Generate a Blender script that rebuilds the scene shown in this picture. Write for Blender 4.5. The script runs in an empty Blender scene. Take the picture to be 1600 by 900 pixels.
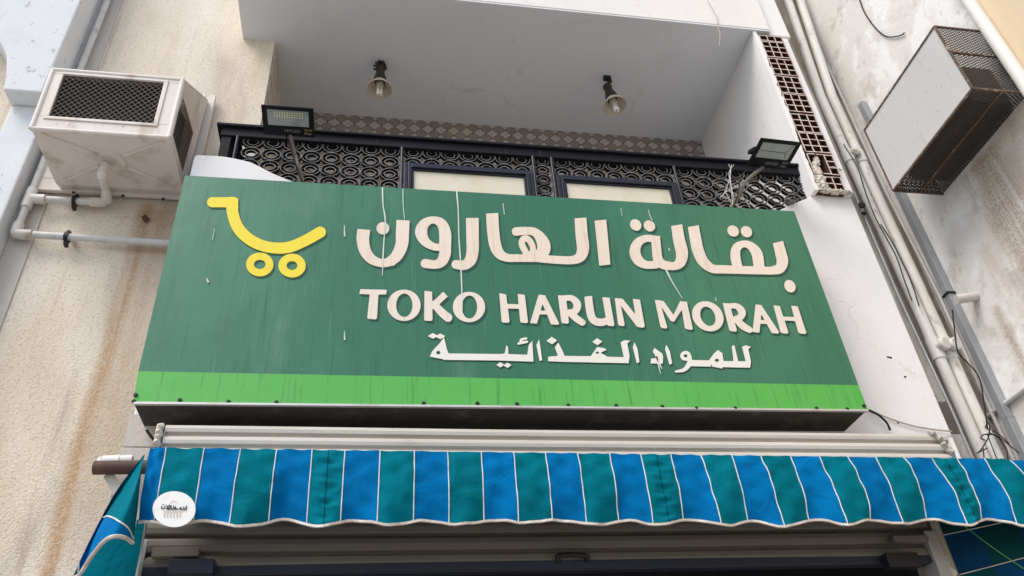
import bpy, bmesh, math, random
import numpy as np
from mathutils import Vector, Matrix
random.seed(7); np.random.seed(7)
R = math.radians

# ------------------------------------------------------------------ camera, sky, sun, exposure
scn = bpy.context.scene
F = 1250.0                                     # focal length in photo pixels (1600 wide)
YAW, PIT, ROLL = R(11.663), R(36.116), R(-4.568)
fwd = np.array([math.sin(YAW)*math.cos(PIT), math.cos(YAW)*math.cos(PIT), math.sin(PIT)])
r0 = np.array([math.cos(YAW), -math.sin(YAW), 0.0]); u0 = np.cross(r0, fwd)
rgt = r0*math.cos(ROLL)+u0*math.sin(ROLL); upv = -r0*math.sin(ROLL)+u0*math.cos(ROLL)
CAM = np.array([0.0, 0.0, 1.6])
cd = bpy.data.cameras.new('camera'); cam = bpy.data.objects.new('camera', cd)
scn.collection.objects.link(cam); scn.camera = cam
cd.sensor_width = 36; cd.lens = 36*F/1600; cd.clip_start = 0.05; cd.clip_end = 500
M = Matrix((rgt, upv, -fwd)).transposed().to_4x4(); M.translation = Vector(CAM)
cam.matrix_world = M
scn.render.resolution_x = 1024; scn.render.resolution_y = 576
scn.view_settings.view_transform = 'Standard'; scn.view_settings.look = 'None'
scn.view_settings.gamma = 1; scn.view_settings.use_curve_mapping = False
scn.view_settings.exposure = 0.72

SUN_EL, SUN_AZ = R(52), R(232)
w = bpy.data.worlds.new('World'); scn.world = w; w.use_nodes = True
nt = w.node_tree; bg = nt.nodes['Background']
sky = nt.nodes.new('ShaderNodeTexSky'); sky.sky_type = 'NISHITA'; sky.sun_disc = False
sky.sun_elevation = SUN_EL; sky.sun_rotation = SUN_AZ
sky.air_density = 1.1; sky.dust_density = 2.5; sky.ozone_density = 1.0
nt.links.new(sky.outputs[0], bg.inputs[0]); bg.inputs[1].default_value = 0.13
sl = bpy.data.lights.new('sun', 'SUN'); sl.energy = 1.4; sl.angle = R(28); sl.color = (1, .955, .90)
so = bpy.data.objects.new('sun', sl); scn.collection.objects.link(so)
sdir = Vector((math.sin(SUN_AZ)*math.cos(SUN_EL), math.cos(SUN_AZ)*math.cos(SUN_EL), math.sin(SUN_EL)))
so.rotation_euler = sdir.to_track_quat('Z', 'Y').to_euler(); so.location = sdir*20

# ------------------------------------------------------------------ helpers
def ray(px, py): return fwd+rgt*(px-800)/F-upv*(py-450)/F
def aY(px, py, Y): d = ray(px, py); return Vector(CAM+d*(Y/d[1]))
def aX(px, py, X): d = ray(px, py); return Vector(CAM+d*(X/d[0]))
def aZ(px, py, Z): d = ray(px, py); return Vector(CAM+d*((Z-1.6)/d[2]))
COL = scn.collection; V3 = Vector

class MB:
    """collects shapes, then links them as one mesh object"""
    def __init__(s): s.v = []; s.f = []; s.m = []
    def add(s, vs, fs, mi=0):
        o = len(s.v); s.v += [tuple(map(float, p)) for p in vs]
        for f in fs: s.f.append(tuple(i+o for i in f)); s.m.append(mi)
        return s
    def box(s, x0, x1, y0, y1, z0, z1, mi=0):
        return s.hexa([(x0,y0,z0),(x1,y0,z0),(x1,y1,z0),(x0,y1,z0),(x0,y0,z1),(x1,y0,z1),(x1,y1,z1),(x0,y1,z1)], mi)
    def hexa(s, p, mi=0):
        return s.add(p, [(0,3,2,1),(4,5,6,7),(0,1,5,4),(1,2,6,5),(2,3,7,6),(3,0,4,7)], mi)
    def prism(s, poly, d, mi=0):               # polygon (3D points) extruded by vector d
        n = len(poly); d = Vector(d); p = [Vector(q) for q in poly]
        return s.add(p+[q+d for q in p], [tuple(range(n-1, -1, -1)), tuple(range(n, 2*n))]+[(i,(i+1)%n,(i+1)%n+n,i+n) for i in range(n)], mi)
    def bar(s, a, b, wx, wz=None, mi=0, up=(0,0,1)):
        a = Vector(a); b = Vector(b); d = (b-a).normalized(); wz = wx if wz is None else wz
        u = Vector(up)
        if abs(d.dot(u)) > .95: u = Vector((0,1,0))
        x = d.cross(u).normalized(); y = x.cross(d)
        q = [(-1,-1),(1,-1),(1,1),(-1,1)]
        ps = [a+x*i*wx/2+y*j*wz/2 for i,j in q]+[b+x*i*wx/2+y*j*wz/2 for i,j in q]
        return s.hexa(ps, mi)
    def tube(s, pts, r, n=10, mi=0, caps=True):
        pts = [Vector(p) for p in pts]; k = len(pts); rr = r if isinstance(r, (list, tuple)) else [r]*k
        t0 = (pts[1]-pts[0]).normalized(); x = t0.orthogonal().normalized(); vs = []
        for i in range(k):
            t = (pts[min(i+1,k-1)]-pts[max(i-1,0)]).normalized()
            x = (x-t*x.dot(t)).normalized(); y = t.cross(x)
            vs += [pts[i]+(x*math.cos(a)+y*math.sin(a))*rr[i] for a in [2*math.pi*j/n for j in range(n)]]
        fs = [(i*n+j, i*n+(j+1)%n, (i+1)*n+(j+1)%n, (i+1)*n+j) for i in range(k-1) for j in range(n)]
        if caps: fs += [tuple(range(n-1,-1,-1)), tuple(range((k-1)*n, k*n))]
        return s.add(vs, fs, mi)
    def lathe(s, prof, c, axis=(0,0,1), n=24, mi=0):
        c = Vector(c); t = Vector(axis).normalized(); x = t.orthogonal().normalized(); y = t.cross(x); vs = []
        for r, h in prof: vs += [c+t*h+(x*math.cos(a)+y*math.sin(a))*r for a in [2*math.pi*j/n for j in range(n)]]
        return s.add(vs, [(i*n+j, i*n+(j+1)%n, (i+1)*n+(j+1)%n, (i+1)*n+j) for i in range(len(prof)-1) for j in range(n)], mi)
    def build(s, name, mats, root=None, smooth=False, bevel=0, label=None):
        me = bpy.data.meshes.new(name); me.from_pydata(s.v, [], s.f); me.update()
        mats = mats if isinstance(mats, (list, tuple)) else [mats]
        for m in mats: me.materials.append(m)
        me.polygons.foreach_set('material_index', s.m)
        bm = bmesh.new(); bm.from_mesh(me); bmesh.ops.recalc_face_normals(bm, faces=bm.faces); bm.to_mesh(me); bm.free()
        if smooth:
            me.polygons.foreach_set('use_smooth', [True]*len(me.polygons))
            me.set_sharp_from_angle(angle=R(40))
        o = bpy.data.objects.new(name, me); COL.objects.link(o)
        if root is not None:
            o.parent = root; l = Vector((0,0,0)); p = root
            while p is not None: l += p.location; p = p.parent
            o.location = -l
        if bevel:
            b = o.modifiers.new('bevel', 'BEVEL'); b.width = bevel; b.segments = 2; b.limit_method = 'ANGLE'
        if label: o['label'] = label
        return o

def tag(o, label, cat, group=None):
    o['label'] = label; o['category'] = cat
    if group: o['group'] = group
    return o
def thing(name, loc, label, cat, group=None):
    o = bpy.data.objects.new(name, None); COL.objects.link(o); o.location = loc; o.empty_display_size = .1
    return tag(o, label, cat, group)
def smooth_path(pts, k=6):
    pts = [Vector(p) for p in pts]; P = [pts[0]*2-pts[1]]+pts+[pts[-1]*2-pts[-2]]; out = []
    for i in range(1, len(P)-2):
        a,b,c,d = P[i-1:i+3]
        for j in range(k):
            t = j/k; out.append(.5*((2*b)+(c-a)*t+(2*a-5*b+4*c-d)*t*t+(3*b-a-3*c+d)*t**3))
    return out+[pts[-1]]

# ------------------------------------------------------------------ materials
def mat(name, col, rough=.7, layers=(), bump=None, metal=0.0, spec=.3, stains=(), cracks=None):
    """layers: (colour, scale, (sx,sy,sz), lo, hi, amount); stains: (colour, axis, centre, halfwidth, ztop, zbottom, amount)"""
    m = bpy.data.materials.new(name); m.use_nodes = True; t = m.node_tree; N = t.nodes; L = t.links
    b = N['Principled BSDF']; b.inputs['Roughness'].default_value = rough; b.inputs['Metallic'].default_value = metal
    b.inputs['Specular IOR Level'].default_value = spec
    geo = N.new('ShaderNodeNewGeometry')
    rgb = N.new('ShaderNodeRGB'); rgb.outputs[0].default_value = (*col, 1); cur = rgb.outputs[0]
    def noise(scale, st, det=7, rg=.6, dist=0):
        mp = N.new('ShaderNodeMapping'); mp.inputs['Scale'].default_value = st
        mp.inputs['Location'].default_value = (random.random()*9, random.random()*9, random.random()*9)
        L.new(geo.outputs['Position'], mp.inputs['Vector'])
        n = N.new('ShaderNodeTexNoise'); n.inputs['Scale'].default_value = scale; n.inputs['Detail'].default_value = det
        n.inputs['Roughness'].default_value = rg; n.inputs['Distortion'].default_value = dist
        L.new(mp.outputs[0], n.inputs['Vector']); return n.outputs['Fac']
    def ramp(v, a, c, x=0, y=1):
        r = N.new('ShaderNodeMapRange'); r.interpolation_type = 'SMOOTHSTEP'
        for i, q in zip((1,2,3,4), (a,c,x,y)): r.inputs[i].default_value = q
        L.new(v, r.inputs[0]); return r.outputs[0]
    def math_(op, a, c=None):
        n = N.new('ShaderNodeMath'); n.operation = op
        for i, q in enumerate((a, c)):
            if q is None: continue
            if isinstance(q, (int, float)): n.inputs[i].default_value = q
            else: L.new(q, n.inputs[i])
        return n.outputs[0]
    def mix(fac, c):
        nonlocal cur
        n = N.new('ShaderNodeMix'); n.data_type = 'RGBA'; L.new(fac, n.inputs[0]); L.new(cur, n.inputs[6])
        n.inputs[7].default_value = (*c, 1); cur = n.outputs[2]
    for c, sc, st, lo, hi, am in layers: mix(math_('MULTIPLY', ramp(noise(sc, st), lo, hi), am), c)
    if stains:
        sep = N.new('ShaderNodeSeparateXYZ'); L.new(geo.outputs['Position'], sep.inputs[0])
        for c, ax, cen, hw, zt, zb, am in stains:
            wob = math_('MULTIPLY', math_('SUBTRACT', noise(3, (1,1,.4)), .5), hw*1.0)
            d = math_('ABSOLUTE', math_('ADD', math_('SUBTRACT', sep.outputs[ax], cen), wob))
            f = ramp(d, hw, hw*.15)
            f = math_('MULTIPLY', f, ramp(sep.outputs[2], zt+.04, zt-.04))
            f = math_('MULTIPLY', f, ramp(sep.outputs[2], zb-.5, zb+.5))
            f = math_('MULTIPLY', f, ramp(noise(16, (1.2,1.2,.05)), .30, .58, .5, 1))
            f = math_('MULTIPLY', f, ramp(noise(60, (1,1,1)), .35, .6, .55, 1))
            mix(math_('MULTIPLY', f, am), c)
    if cracks:
        cs, cc, ca_ = cracks
        vn = N.new('ShaderNodeTexVoronoi'); vn.feature = 'DISTANCE_TO_EDGE'; vn.inputs['Scale'].default_value = cs
        wn = N.new('ShaderNodeTexNoise'); wn.inputs['Scale'].default_value = 6; wn.inputs['Detail'].default_value = 5; L.new(geo.outputs['Position'], wn.inputs['Vector'])
        va = N.new('ShaderNodeVectorMath'); va.operation = 'SCALE'; va.inputs[3].default_value = .35; L.new(wn.outputs['Color'], va.inputs[0])
        vb = N.new('ShaderNodeVectorMath'); L.new(geo.outputs['Position'], vb.inputs[0]); L.new(va.outputs[0], vb.inputs[1]); L.new(vb.outputs[0], vn.inputs['Vector'])
        f = math_('MULTIPLY', ramp(vn.outputs['Distance'], .012, .003), ramp(noise(1.7, (1,1,1)), .50, .62, 0, ca_)); mix(f, cc)
    L.new(cur, b.inputs['Base Color'])
    if bump:
        bs, bst, bd, bdist = bump
        bn = N.new('ShaderNodeBump'); bn.inputs['Strength'].default_value = bst; bn.inputs['Distance'].default_value = bd
        L.new(noise(bs, (1,1,1), 5, .55, bdist), bn.inputs['Height']); L.new(bn.outputs[0], b.inputs['Normal'])
    return m

def srgb(r, g, b):
    f = lambda c: ((c/255+.055)/1.055)**2.4 if c > 10 else c/255/12.92
    return (f(r), f(g), f(b))

MT = {}
MT['stucco'] = mat('cream stucco', (.77,.69,.56), .95,
    [((.66,.55,.39), .8, (1,1,.7), .48, .66, .6), ((.48,.42,.34), 1.5, (1.2,1,.30), .50, .70, .75), ((.38,.31,.24), 4.5, (2,1,.10), .57, .74, .6), ((.82,.78,.69), 1.1, (1,1,.35), .42, .66, .8), ((.62,.53,.40), 2.2, (1.6,1,.3), .55, .75, .55), ((.34,.28,.20), 48, (1,1,1.5), .53, .65, .5), ((.80,.76,.68), 38, (1,1,1), .58, .72, .6)],
    bump=(64, .6, .016, .9), stains=[((.46,.27,.13), 0, -1.745, .085, 5.86, 2.2, .85), ((.55,.36,.20), 0, -1.60, .16, 5.86, 3.6, .45), ((.30,.22,.15), 0, -1.68, .22, 5.80, 5.35, .5)])
MT['plaster_white'] = mat('white painted plaster', (.80,.80,.80), .75,
    [((.72,.70,.67), 1.6, (1,1,.5), .5, .75, .6), ((.62,.60,.57), 9, (1,1,.3), .62, .8, .35), ((.45,.42,.38), 60, (1,1,1), .69, .76, .5), ((.66,.62,.56), 7, (1.5,1.5,.12), .56, .74, .5)], bump=(14, .22, .012, 0), cracks=(1.2, (.55,.53,.50), .5))
MT['plaster_blue'] = mat('bluish white plaster', (.68,.71,.73), .8,
    [((.58,.60,.61), 1.8, (1,1,.6), .5, .75, .6), ((.50,.48,.45), 7, (1,1,.2), .60, .76, .5), ((.36,.35,.34), 18, (1,1,.6), .62, .68, .7)], bump=(18, .3, .012, 0))
MT['plaster_grey'] = mat('grey beige plaster', (.56,.52,.47), .85,
    [((.68,.65,.62), 1.5, (1,1,.3), .45, .7, .7), ((.42,.37,.31), 5, (1.5,1.5,.25), .55, .75, .5)], bump=(26, .35, .012, 0))
MT['ceiling'] = mat('dull white ceiling paint', (.71,.74,.78), .85, [((.63,.66,.69), .9, (1,1,1), .42, .68, .7), ((.55,.54,.53), 6, (1,1,1), .62, .78, .5)], bump=(10, .15, .01, 0), cracks=(.7, (.52,.50,.48), .4))
MT['slab_paint'] = mat('white slab paint', (.78,.77,.75), .8, [((.70,.67,.62), 1.4, (1,1,.5), .5, .75, .6), ((.60,.57,.52), 9, (1,1,.2), .58, .74, .5)], bump=(18, .2, .01, 0), cracks=(1.1, (.55,.52,.48), .5))
MT['wall_patchy'] = mat('patchy whitewashed wall', (.72,.70,.67), .85,
    [((.84,.84,.83), 2.6, (1,1,.8), .44, .58, .9), ((.52,.48,.44), 4.2, (1,1,.9), .52, .66, .7), ((.44,.39,.33), 11, (1,1.3,.8), .60, .72, .5), ((.55,.46,.36), 1.3, (1,1,.35), .56, .75, .4)],
    bump=(16, .35, .015, .5), stains=[((.33,.25,.17), 1, 3.70, .42, 5.80, 3.4, .9), ((.48,.38,.27), 1, 3.35, .30, 5.9, 3.4, .6), ((.34,.24,.15), 1, 4.22, .07, 4.75, 3.8, .75), ((.42,.33,.24), 1, 4.05, .1, 5.2, 3.9, .45)])
MT['beige_paint'] = mat('beige painted wall', (.72,.58,.40), .85, [((.62,.47,.31), 2.2, (1,1,.5), .5, .75, .6), ((.80,.72,.60), 9, (1,1,.8), .66, .74, .7)], bump=(20, .25, .01, 0))
MT['gap_wall'] = mat('grimy rough plaster', (.34,.30,.25), .9, [((.48,.44,.39), 3, (1,1,.3), .45, .65, .8), ((.2,.16,.13), 6, (1,1,.4), .58, .72, .8)], bump=(22, .6, .02, .5))
MT['return'] = mat('grey brown plaster', (.34,.315,.28), .9, [((.50,.49,.47), 3, (1,1,.3), .45, .65, .8), ((.2,.17,.14), 8, (1,1,.3), .56, .72, .8)], bump=(22, .6, .02, .5))
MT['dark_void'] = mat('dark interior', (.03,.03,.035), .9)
MT['ground'] = mat('dusty paving', (.34,.34,.335), .9, [((.28,.26,.24), .7, (1,1,1), .4, .7, .7)], bump=(8, .2, .01, 0))
MT['sign_green'] = mat('faded dark green vinyl', (.030,.152,.086), .38,
    [((.048,.195,.115), 1.2, (1,1,.45), .4, .7, .8), ((.022,.120,.064), 26, (1,1,.05), .5, .72, .5), ((.072,.215,.135), 40, (1,1,.04), .60, .76, .45), ((.24,.34,.26), 70, (1,1,.5), .735, .765, .7), ((.13,.25,.17), 2.4, (1,1,.3), .56, .76, .5), ((.016,.085,.046), 55, (1,1,.035), .54, .70, .5), ((.11,.25,.175), 34, (1,1,.05), .60, .74, .45), ((.055,.10,.070), 3.2, (1,1,.25), .60, .80, .55), ((.30,.38,.31), 90, (1,1,.5), .70, .74, .6)], spec=.45, bump=(2.2, .16, .03, 0))
MT['sign_band'] = mat('bright green vinyl', (.092,.41,.076), .42,
    [((.12,.44,.10), 1.4, (1,1,1), .4, .7, .7), ((.055,.27,.055), 48, (1,1,.05), .54, .68, .75), ((.10,.28,.10), 4, (1,1,.3), .6, .8, .5), ((.4,.6,.32), 60, (1,1,.5), .73, .76, .5)], spec=.35)
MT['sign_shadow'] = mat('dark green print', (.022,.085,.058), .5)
MT['sign_cream'] = mat('cream vinyl letters', (.74,.64,.53), .5, [((.60,.49,.39), 46, (1,1,.05), .50, .68, .65), ((.80,.73,.64), 2, (1,1,1), .45, .7, .5)])
MT['sign_pale'] = mat('pale vinyl letters', (.74,.67,.585), .5, [((.62,.54,.45), 46, (1,1,.05), .52, .70, .6)], spec=.3)
MT['sign_white'] = mat('off white vinyl letters', (.75,.74,.68), .5, [((.64,.62,.55), 30, (1,1,.06), .55, .75, .5)])
MT['sign_yellow'] = mat('yellow vinyl', (.80,.66,.045), .5, [((.74,.58,.05), 26, (1,1,.08), .5, .72, .5)])
MT['drip'] = mat('dried white drips', (.50,.58,.52), .8, [((.70,.72,.68), 12, (1,1,.4), .4, .6, .8)])
MT['alu'] = mat('weathered aluminium trim', (.62,.60,.57), .45, [((.40,.36,.31), 7, (1,1,1), .5, .72, .7)], metal=.5)
MT['sign_back'] = mat('dark dirty sheet metal', (.055,.05,.045), .8, [((.12,.11,.095), 5, (1,1,1), .5, .7, .7)])
MT['screw'] = mat('black screw heads', (.02,.02,.02), .5)
MT['shutter'] = mat('dirty shutter slats', (.56,.52,.46), .5, [((.66,.62,.56), 1.6, (.4,1,3), .4, .65, .7), ((.38,.32,.25), 5, (.5,1,4), .58, .75, .6), ((.25,.2,.15), 40, (1,1,1), .68, .75, .6)], spec=.4)
MT['slat_shaded'] = mat('brown grey slats with painted shade', (.165,.148,.13), .55, [((.16,.145,.125), 1.6, (.4,1,3), .4, .65, .7), ((.09,.075,.06), 5, (.5,1,4), .58, .75, .6)], spec=.3)  # grey-brown metal, darkened further to carry the shade under the awning
MT['shutter_dark'] = mat('dark blue steel bar', (.022,.028,.045), .5)
MT['black_rubber'] = mat('black plastic', (.014,.014,.016), .5)
def cloth(name, c, c2):
    return mat(name, c, .8, [(c2, 2.2, (1,1,1), .42, .68, .7), (tuple(min(1, x*1.5+.015) for x in c), 3, (1,1,.12), .55, .8, .5), (tuple(min(1, x*1.9+.10) for x in c), 60, (1,1,.35), .72, .76, .7)], bump=(5, .40, .03, 1.6), spec=.03)
MT['blue'] = cloth('blue awning cloth', (.0006,.142,.37), (.0006,.105,.28))
MT['teal'] = cloth('teal awning cloth', (.0006,.148,.205), (.0006,.108,.140))
MT['blue_shaded'] = mat('blue awning inside with painted shade', (.004,.040,.10), .85, [((.003,.03,.07), 3, (1,1,1), .45, .65, .7)], spec=.05)  # inner side of the cloth, its shade put into the colour
MT['teal_shaded'] = mat('teal awning inside with painted shade', (.004,.045,.050), .85, [((.003,.03,.035), 3, (1,1,1), .45, .65, .7)], spec=.05)  # teal counterpart, darkened the same way for shade
MT['piping'] = mat('white piping', (.66,.67,.64), .8, [((.40,.40,.37), 14, (1,1,1), .5, .7, .7)])
MT['trim'] = mat('soiled grey white binding', (.50,.45,.39), .8, [((.70,.67,.62), 7, (1,1,1), .45, .6, .8), ((.18,.15,.13), 30, (1,1,1), .66, .74, .6)])
MT['black_iron'] = mat('black painted iron', (.010,.011,.015), .6, [((.06,.065,.075), 30, (1,1,.2), .62, .74, .7)], spec=.15)
MT['iron_edge'] = mat('worn grey edges', (.22,.215,.205), .7, [((.11,.11,.105), 12, (1,1,1), .45, .6, .9), ((.30,.29,.27), 20, (1,1,1), .62, .72, .6)])
MT['navy_frame'] = mat('navy window frame', (.018,.021,.033), .4, [((.045,.05,.065), 9, (1,1,1), .55, .75, .5)])
MT['pane'] = mat('yellowed frosted pane', (.70,.66,.52), .35, [((.60,.55,.38), 4, (1,1,.8), .48, .7, .7), ((.74,.75,.68), 9, (1,1,1), .55, .7, .6)], spec=.5)
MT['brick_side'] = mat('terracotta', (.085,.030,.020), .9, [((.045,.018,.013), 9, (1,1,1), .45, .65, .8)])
MT['brick_face'] = mat('mortar smeared brick edge', (.60,.52,.47), .9, [((.45,.25,.18), 20, (1,1,1), .52, .64, .8), ((.70,.66,.62), 30, (1,1,1), .55, .7, .7)], bump=(40, .5, .01, 0))
MT['rubble'] = mat('crumbly plaster', (.62,.58,.50), .95, [((.40,.35,.28), 18, (1,1,1), .5, .66, .8)], bump=(26, .5, .012, 0))
MT['pvc'] = mat('white plastic pipe', (.72,.71,.67), .5, [((.56,.52,.46), 2.5, (1,1,.4), .45, .68, .8), ((.34,.29,.23), 12, (1,1,.4), .58, .72, .7)], spec=.3)
MT['pvc_blue'] = mat('pale plastic pipe', (.62,.62,.60), .5, [((.46,.42,.36), 9, (1,1,1), .5, .70, .7), ((.25,.21,.17), 40, (2,1,1), .62, .72, .5)], spec=.3)
MT['galv'] = mat('grey galvanised metal', (.34,.36,.38), .45, [((.46,.48,.50), 3, (1,1,.4), .45, .65, .7), ((.24,.22,.19), 7, (1,1,.4), .6, .75, .6)], metal=.35)
MT['galv_pale'] = mat('worn pale steel', (.36,.35,.34), .6, [((.16,.14,.12), 6, (1,1,.4), .5, .7, .8), ((.55,.54,.52), 14, (1,1,.5), .58, .7, .7)])
MT['rust_metal'] = mat('brown rusted metal', (.085,.05,.04), .7, [((.15,.09,.06), 9, (1,1,1), .5, .7, .7)])
MT['cooler'] = mat('aged pinkish white sheet metal', (.70,.64,.585), .55,
    [((.76,.72,.68), 1.8, (1,1,.6), .42, .66, .7), ((.48,.40,.32), 5, (1,1,.3), .50, .70, .8), ((.30,.21,.14), 26, (1,1,.5), .64, .74, .7)], spec=.35)
MT['grille'] = mat('dusty grille wire', (.20,.175,.15), .7)
MT['cooler_in'] = mat('dark cooler inside', (.012,.010,.009), .95)
MT['cage_sheet'] = mat('pale grey sheet metal', (.55,.555,.55), .5, [((.52,.52,.51), 1.6, (1,1,.6), .45, .7, .6), ((.16,.13,.11), 40, (1,1,1), .665, .70, .85), ((.40,.36,.31), 14, (1,1.5,.15), .58, .74, .5), ((.48,.44,.38), 8, (1,1,.4), .66, .78, .5)])
MT['cage_mesh'] = mat('rusty expanded metal', (.055,.046,.04), .8, [((.20,.14,.10), 20, (1,1,1), .6, .72, .6)])
MT['cage_frame'] = mat('rusty angle iron', (.12,.085,.065), .8, [((.42,.34,.28), 24, (1,1,1), .54, .68, .8)])
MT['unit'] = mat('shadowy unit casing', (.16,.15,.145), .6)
MT['lamp_black'] = mat('lamp socket', (.035,.032,.030), .55)
MT['lamp_shade'] = mat('stained enamel shade', (.60,.55,.44), .45, [((.45,.40,.30), 14, (1,1,1), .5, .7, .6)])
MT['bulb'] = mat('glass tubes', (.86,.85,.82), .15, spec=.8)
MT['flood_body'] = mat('black floodlight casing', (.007,.009,.011), .6, spec=.15)
MT['flood_glass'] = mat('floodlight reflector behind glass', (.26,.31,.29), .14, [((.36,.40,.38), 7, (1,1,1), .45, .65, .6)], spec=.8)
MT['led'] = mat('led chips', (.75,.74,.45), .4)
MT['print_grey'] = mat('grey print', (.26,.27,.28), .6)
MT['print_gold'] = mat('gold print', (.40,.31,.12), .6)
MT['wood_pole'] = mat('grey weathered pole', (.17,.155,.135), .8, [((.30,.28,.25), 18, (1,1,.3), .5, .66, .7)])
MT['string'] = mat('pale string', (.62,.62,.55), .8)
MT['wire'] = mat('black cable', (.016,.016,.017), .6)
MT['wire_pale'] = mat('pale cable', (.42,.38,.33), .7)
MT['badge'] = mat('white round sticker', (.76,.77,.76), .5, [((.60,.60,.57), 22, (1,1,1), .52, .7, .6)])
MT['badge_ink'] = mat('black ink', (.02,.02,.02), .6)
MT['badge_faint'] = mat('faded print', (.60,.50,.42), .6)

# tile wall: small four pointed stars on a grid, node based
def tile_mat():
    m = bpy.data.materials.new('brown star pattern tiles'); m.use_nodes = True; t = m.node_tree; N = t.nodes; L = t.links
    b = N['Principled BSDF']; b.inputs['Roughness'].default_value = .5
    g = N.new('ShaderNodeNewGeometry'); sp = N.new('ShaderNodeSeparateXYZ'); L.new(g.outputs['Position'], sp.inputs[0])
    def mt(op, a, c=None):
        n = N.new('ShaderNodeMath'); n.operation = op
        for i, q in enumerate((a, c)):
            if q is None: continue
            if isinstance(q, (int, float)): n.inputs[i].default_value = q
            else: L.new(q, n.inputs[i])
        return n.outputs[0]
    def frac(o): return mt('ABSOLUTE', mt('SUBTRACT', mt('FRACT', mt('DIVIDE', mt('ADD', o, 50.03), .134)), .5))
    u, v = frac(sp.outputs[0]), frac(sp.outputs[2])          # 0 at the star's centre, .5 at cell border
    uu, vv = mt('SUBTRACT', .5, u), mt('SUBTRACT', .5, v)
    d = mt('SQRT', mt('ADD', mt('MULTIPLY', uu, uu), mt('MULTIPLY', vv, vv)))     # distance to the nearest corner
    def rg(v_, a, c):
        r = N.new('ShaderNodeMapRange'); r.inputs[1].default_value = a; r.inputs[2].default_value = c; L.new(v_, r.inputs[0]); return r.outputs[0]
    star = rg(d, .415, .435)
    line = mt('MULTIPLY', rg(d, .36, .385), mt('SUBTRACT', 1.0, star))
    knot = mt('MAXIMUM', rg(mt('ADD', u, mt('SUBTRACT', .5, v)), .13, .08), rg(mt('ADD', v, mt('SUBTRACT', .5, u)), .13, .08))
    joint = mt('MAXIMUM', rg(u, .018, .008), rg(v, .018, .008))
    ns = N.new('ShaderNodeTexNoise'); ns.inputs['Scale'].default_value = 2.5; ns.inputs['Detail'].default_value = 6; L.new(g.outputs['Position'], ns.inputs['Vector'])
    cur = None
    def mx(f, a, c):
        n = N.new('ShaderNodeMix'); n.data_type = 'RGBA'; L.new(f, n.inputs[0])
        if isinstance(a, tuple): n.inputs[6].default_value = (*a, 1)
        else: L.new(a, n.inputs[6])
        n.inputs[7].default_value = (*c, 1); return n.outputs[2]
    c = mx(rg(ns.outputs['Fac'], .35, .7), (.20,.17,.15), (.27,.24,.21))
    c = mx(line, c, (.13,.09,.07)); c = mx(star, c, (.47,.44,.41)); c = mx(knot, c, (.05,.03,.025)); c = mx(joint, c, (.16,.13,.11))
    L.new(c, b.inputs['Base Color']); return m
MT['tiles'] = tile_mat()

# ------------------------------------------------------------------ ground
g = MB().box(-60, 60, -60, 60, -.2, 0).build('ground', MT['ground']); g['kind'] = 'structure'

# ------------------------------------------------------------------ walls
FY = 4.83                                    # cream wall plane
o = MB().box(-6, -1.042, FY, 6.6, 0, 11).build('stucco_wall', MT['stucco'])
tag(o, 'rough cream stucco wall with rust streaks, behind the metal air cooler', 'wall')
# smooth strip beside the pilaster
o = MB().box(-2.598, -2.438, 4.818, 4.829, 0, 11).build('plaster_strip', MT['plaster_grey'])
tag(o, 'narrow smooth grey plaster strip behind the thin upright pipe', 'wall strip')
# arched pilaster at far left
rt = thing('arched_pilaster', (-2.75, 4.65, 0), 'bluish white pilaster with an arch springing at the far left edge', 'pilaster')
arc = [(-3.05,7.18),(-2.995,7.09),(-2.955,7.01),(-2.925,6.90),(-2.895,6.78),(-2.868,6.628)]
poly = [(x, 4.5, z) for x, z in arc]+[(-2.60,4.5,6.628),(-2.60,4.5,11),(-3.9,4.5,11),(-3.9,4.5,8.0),(-3.5,4.5,7.75),(-3.2,4.5,7.4)]
MB().prism(poly, (0,.328,0)).build('arch_spandrel', MT['plaster_blue'], rt, bevel=.012)
MB().box(-2.856, -2.60, 4.65, 4.828, 0, 6.627).build('shaft', MT['plaster_blue'], rt, bevel=.012)
# shop front wall with swooping top
top = [(302,250),(303.5,244),(308,241.5),(322,242.5),(338,243),(352,244.5),(366,247),(380,250),(391,253),(408,261),(427,271),(457,283),(500,303)]
poly = [aY(x, y, 4.3) for x, y in top]
poly += [Vector((-.30,4.3,5.40)), Vector((2.85,4.3,5.40))]
poly += [aY(x, y, 4.3) for x, y in [(1206,338),(1220,327),(1237,319),(1260,310),(1277,303),(1300,304),(1327,307)]]
poly += [Vector((3.765,4.3,5.86)), Vector((3.765,4.3,3.735)), Vector((-1.33,4.3,3.735))]
bm = MB(); bm.prism(poly, (0,.16,0))
bm.box(3.69, 3.765, 4.3, 4.46, 0, 3.733); bm.box(-1.33, -1.14, 4.3, 4.46, 0, 3.733)
o = bm.build('shopfront_wall', MT['plaster_white'], bevel=.008)
tag(o, 'white plastered shop front wall with swooping top edge, behind the green sign', 'wall')
o = MB().box(3.28, 3.688, 4.20, 4.46, 0, 3.34).build('brown_jamb', MT['gap_wall'])
tag(o, 'grey brown bare jamb right of the shutter under the awning', 'jamb')
o = MB().box(-1.34, -1.15, 4.278, 4.297, 0, 3.60).box(-1.34, -1.15, 4.278, 4.297, 3.606, 3.80).build('wall_board', MT['plaster_grey'])
tag(o, 'grey weathered board between the stucco wall and the shutter', 'board')
# dark shop behind the shutter
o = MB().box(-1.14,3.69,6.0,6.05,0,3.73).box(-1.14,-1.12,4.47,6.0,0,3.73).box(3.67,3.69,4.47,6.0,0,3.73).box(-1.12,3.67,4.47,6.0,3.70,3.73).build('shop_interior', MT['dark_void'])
tag(o, 'dark shop interior below the half raised shutter', 'shop room')

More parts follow.
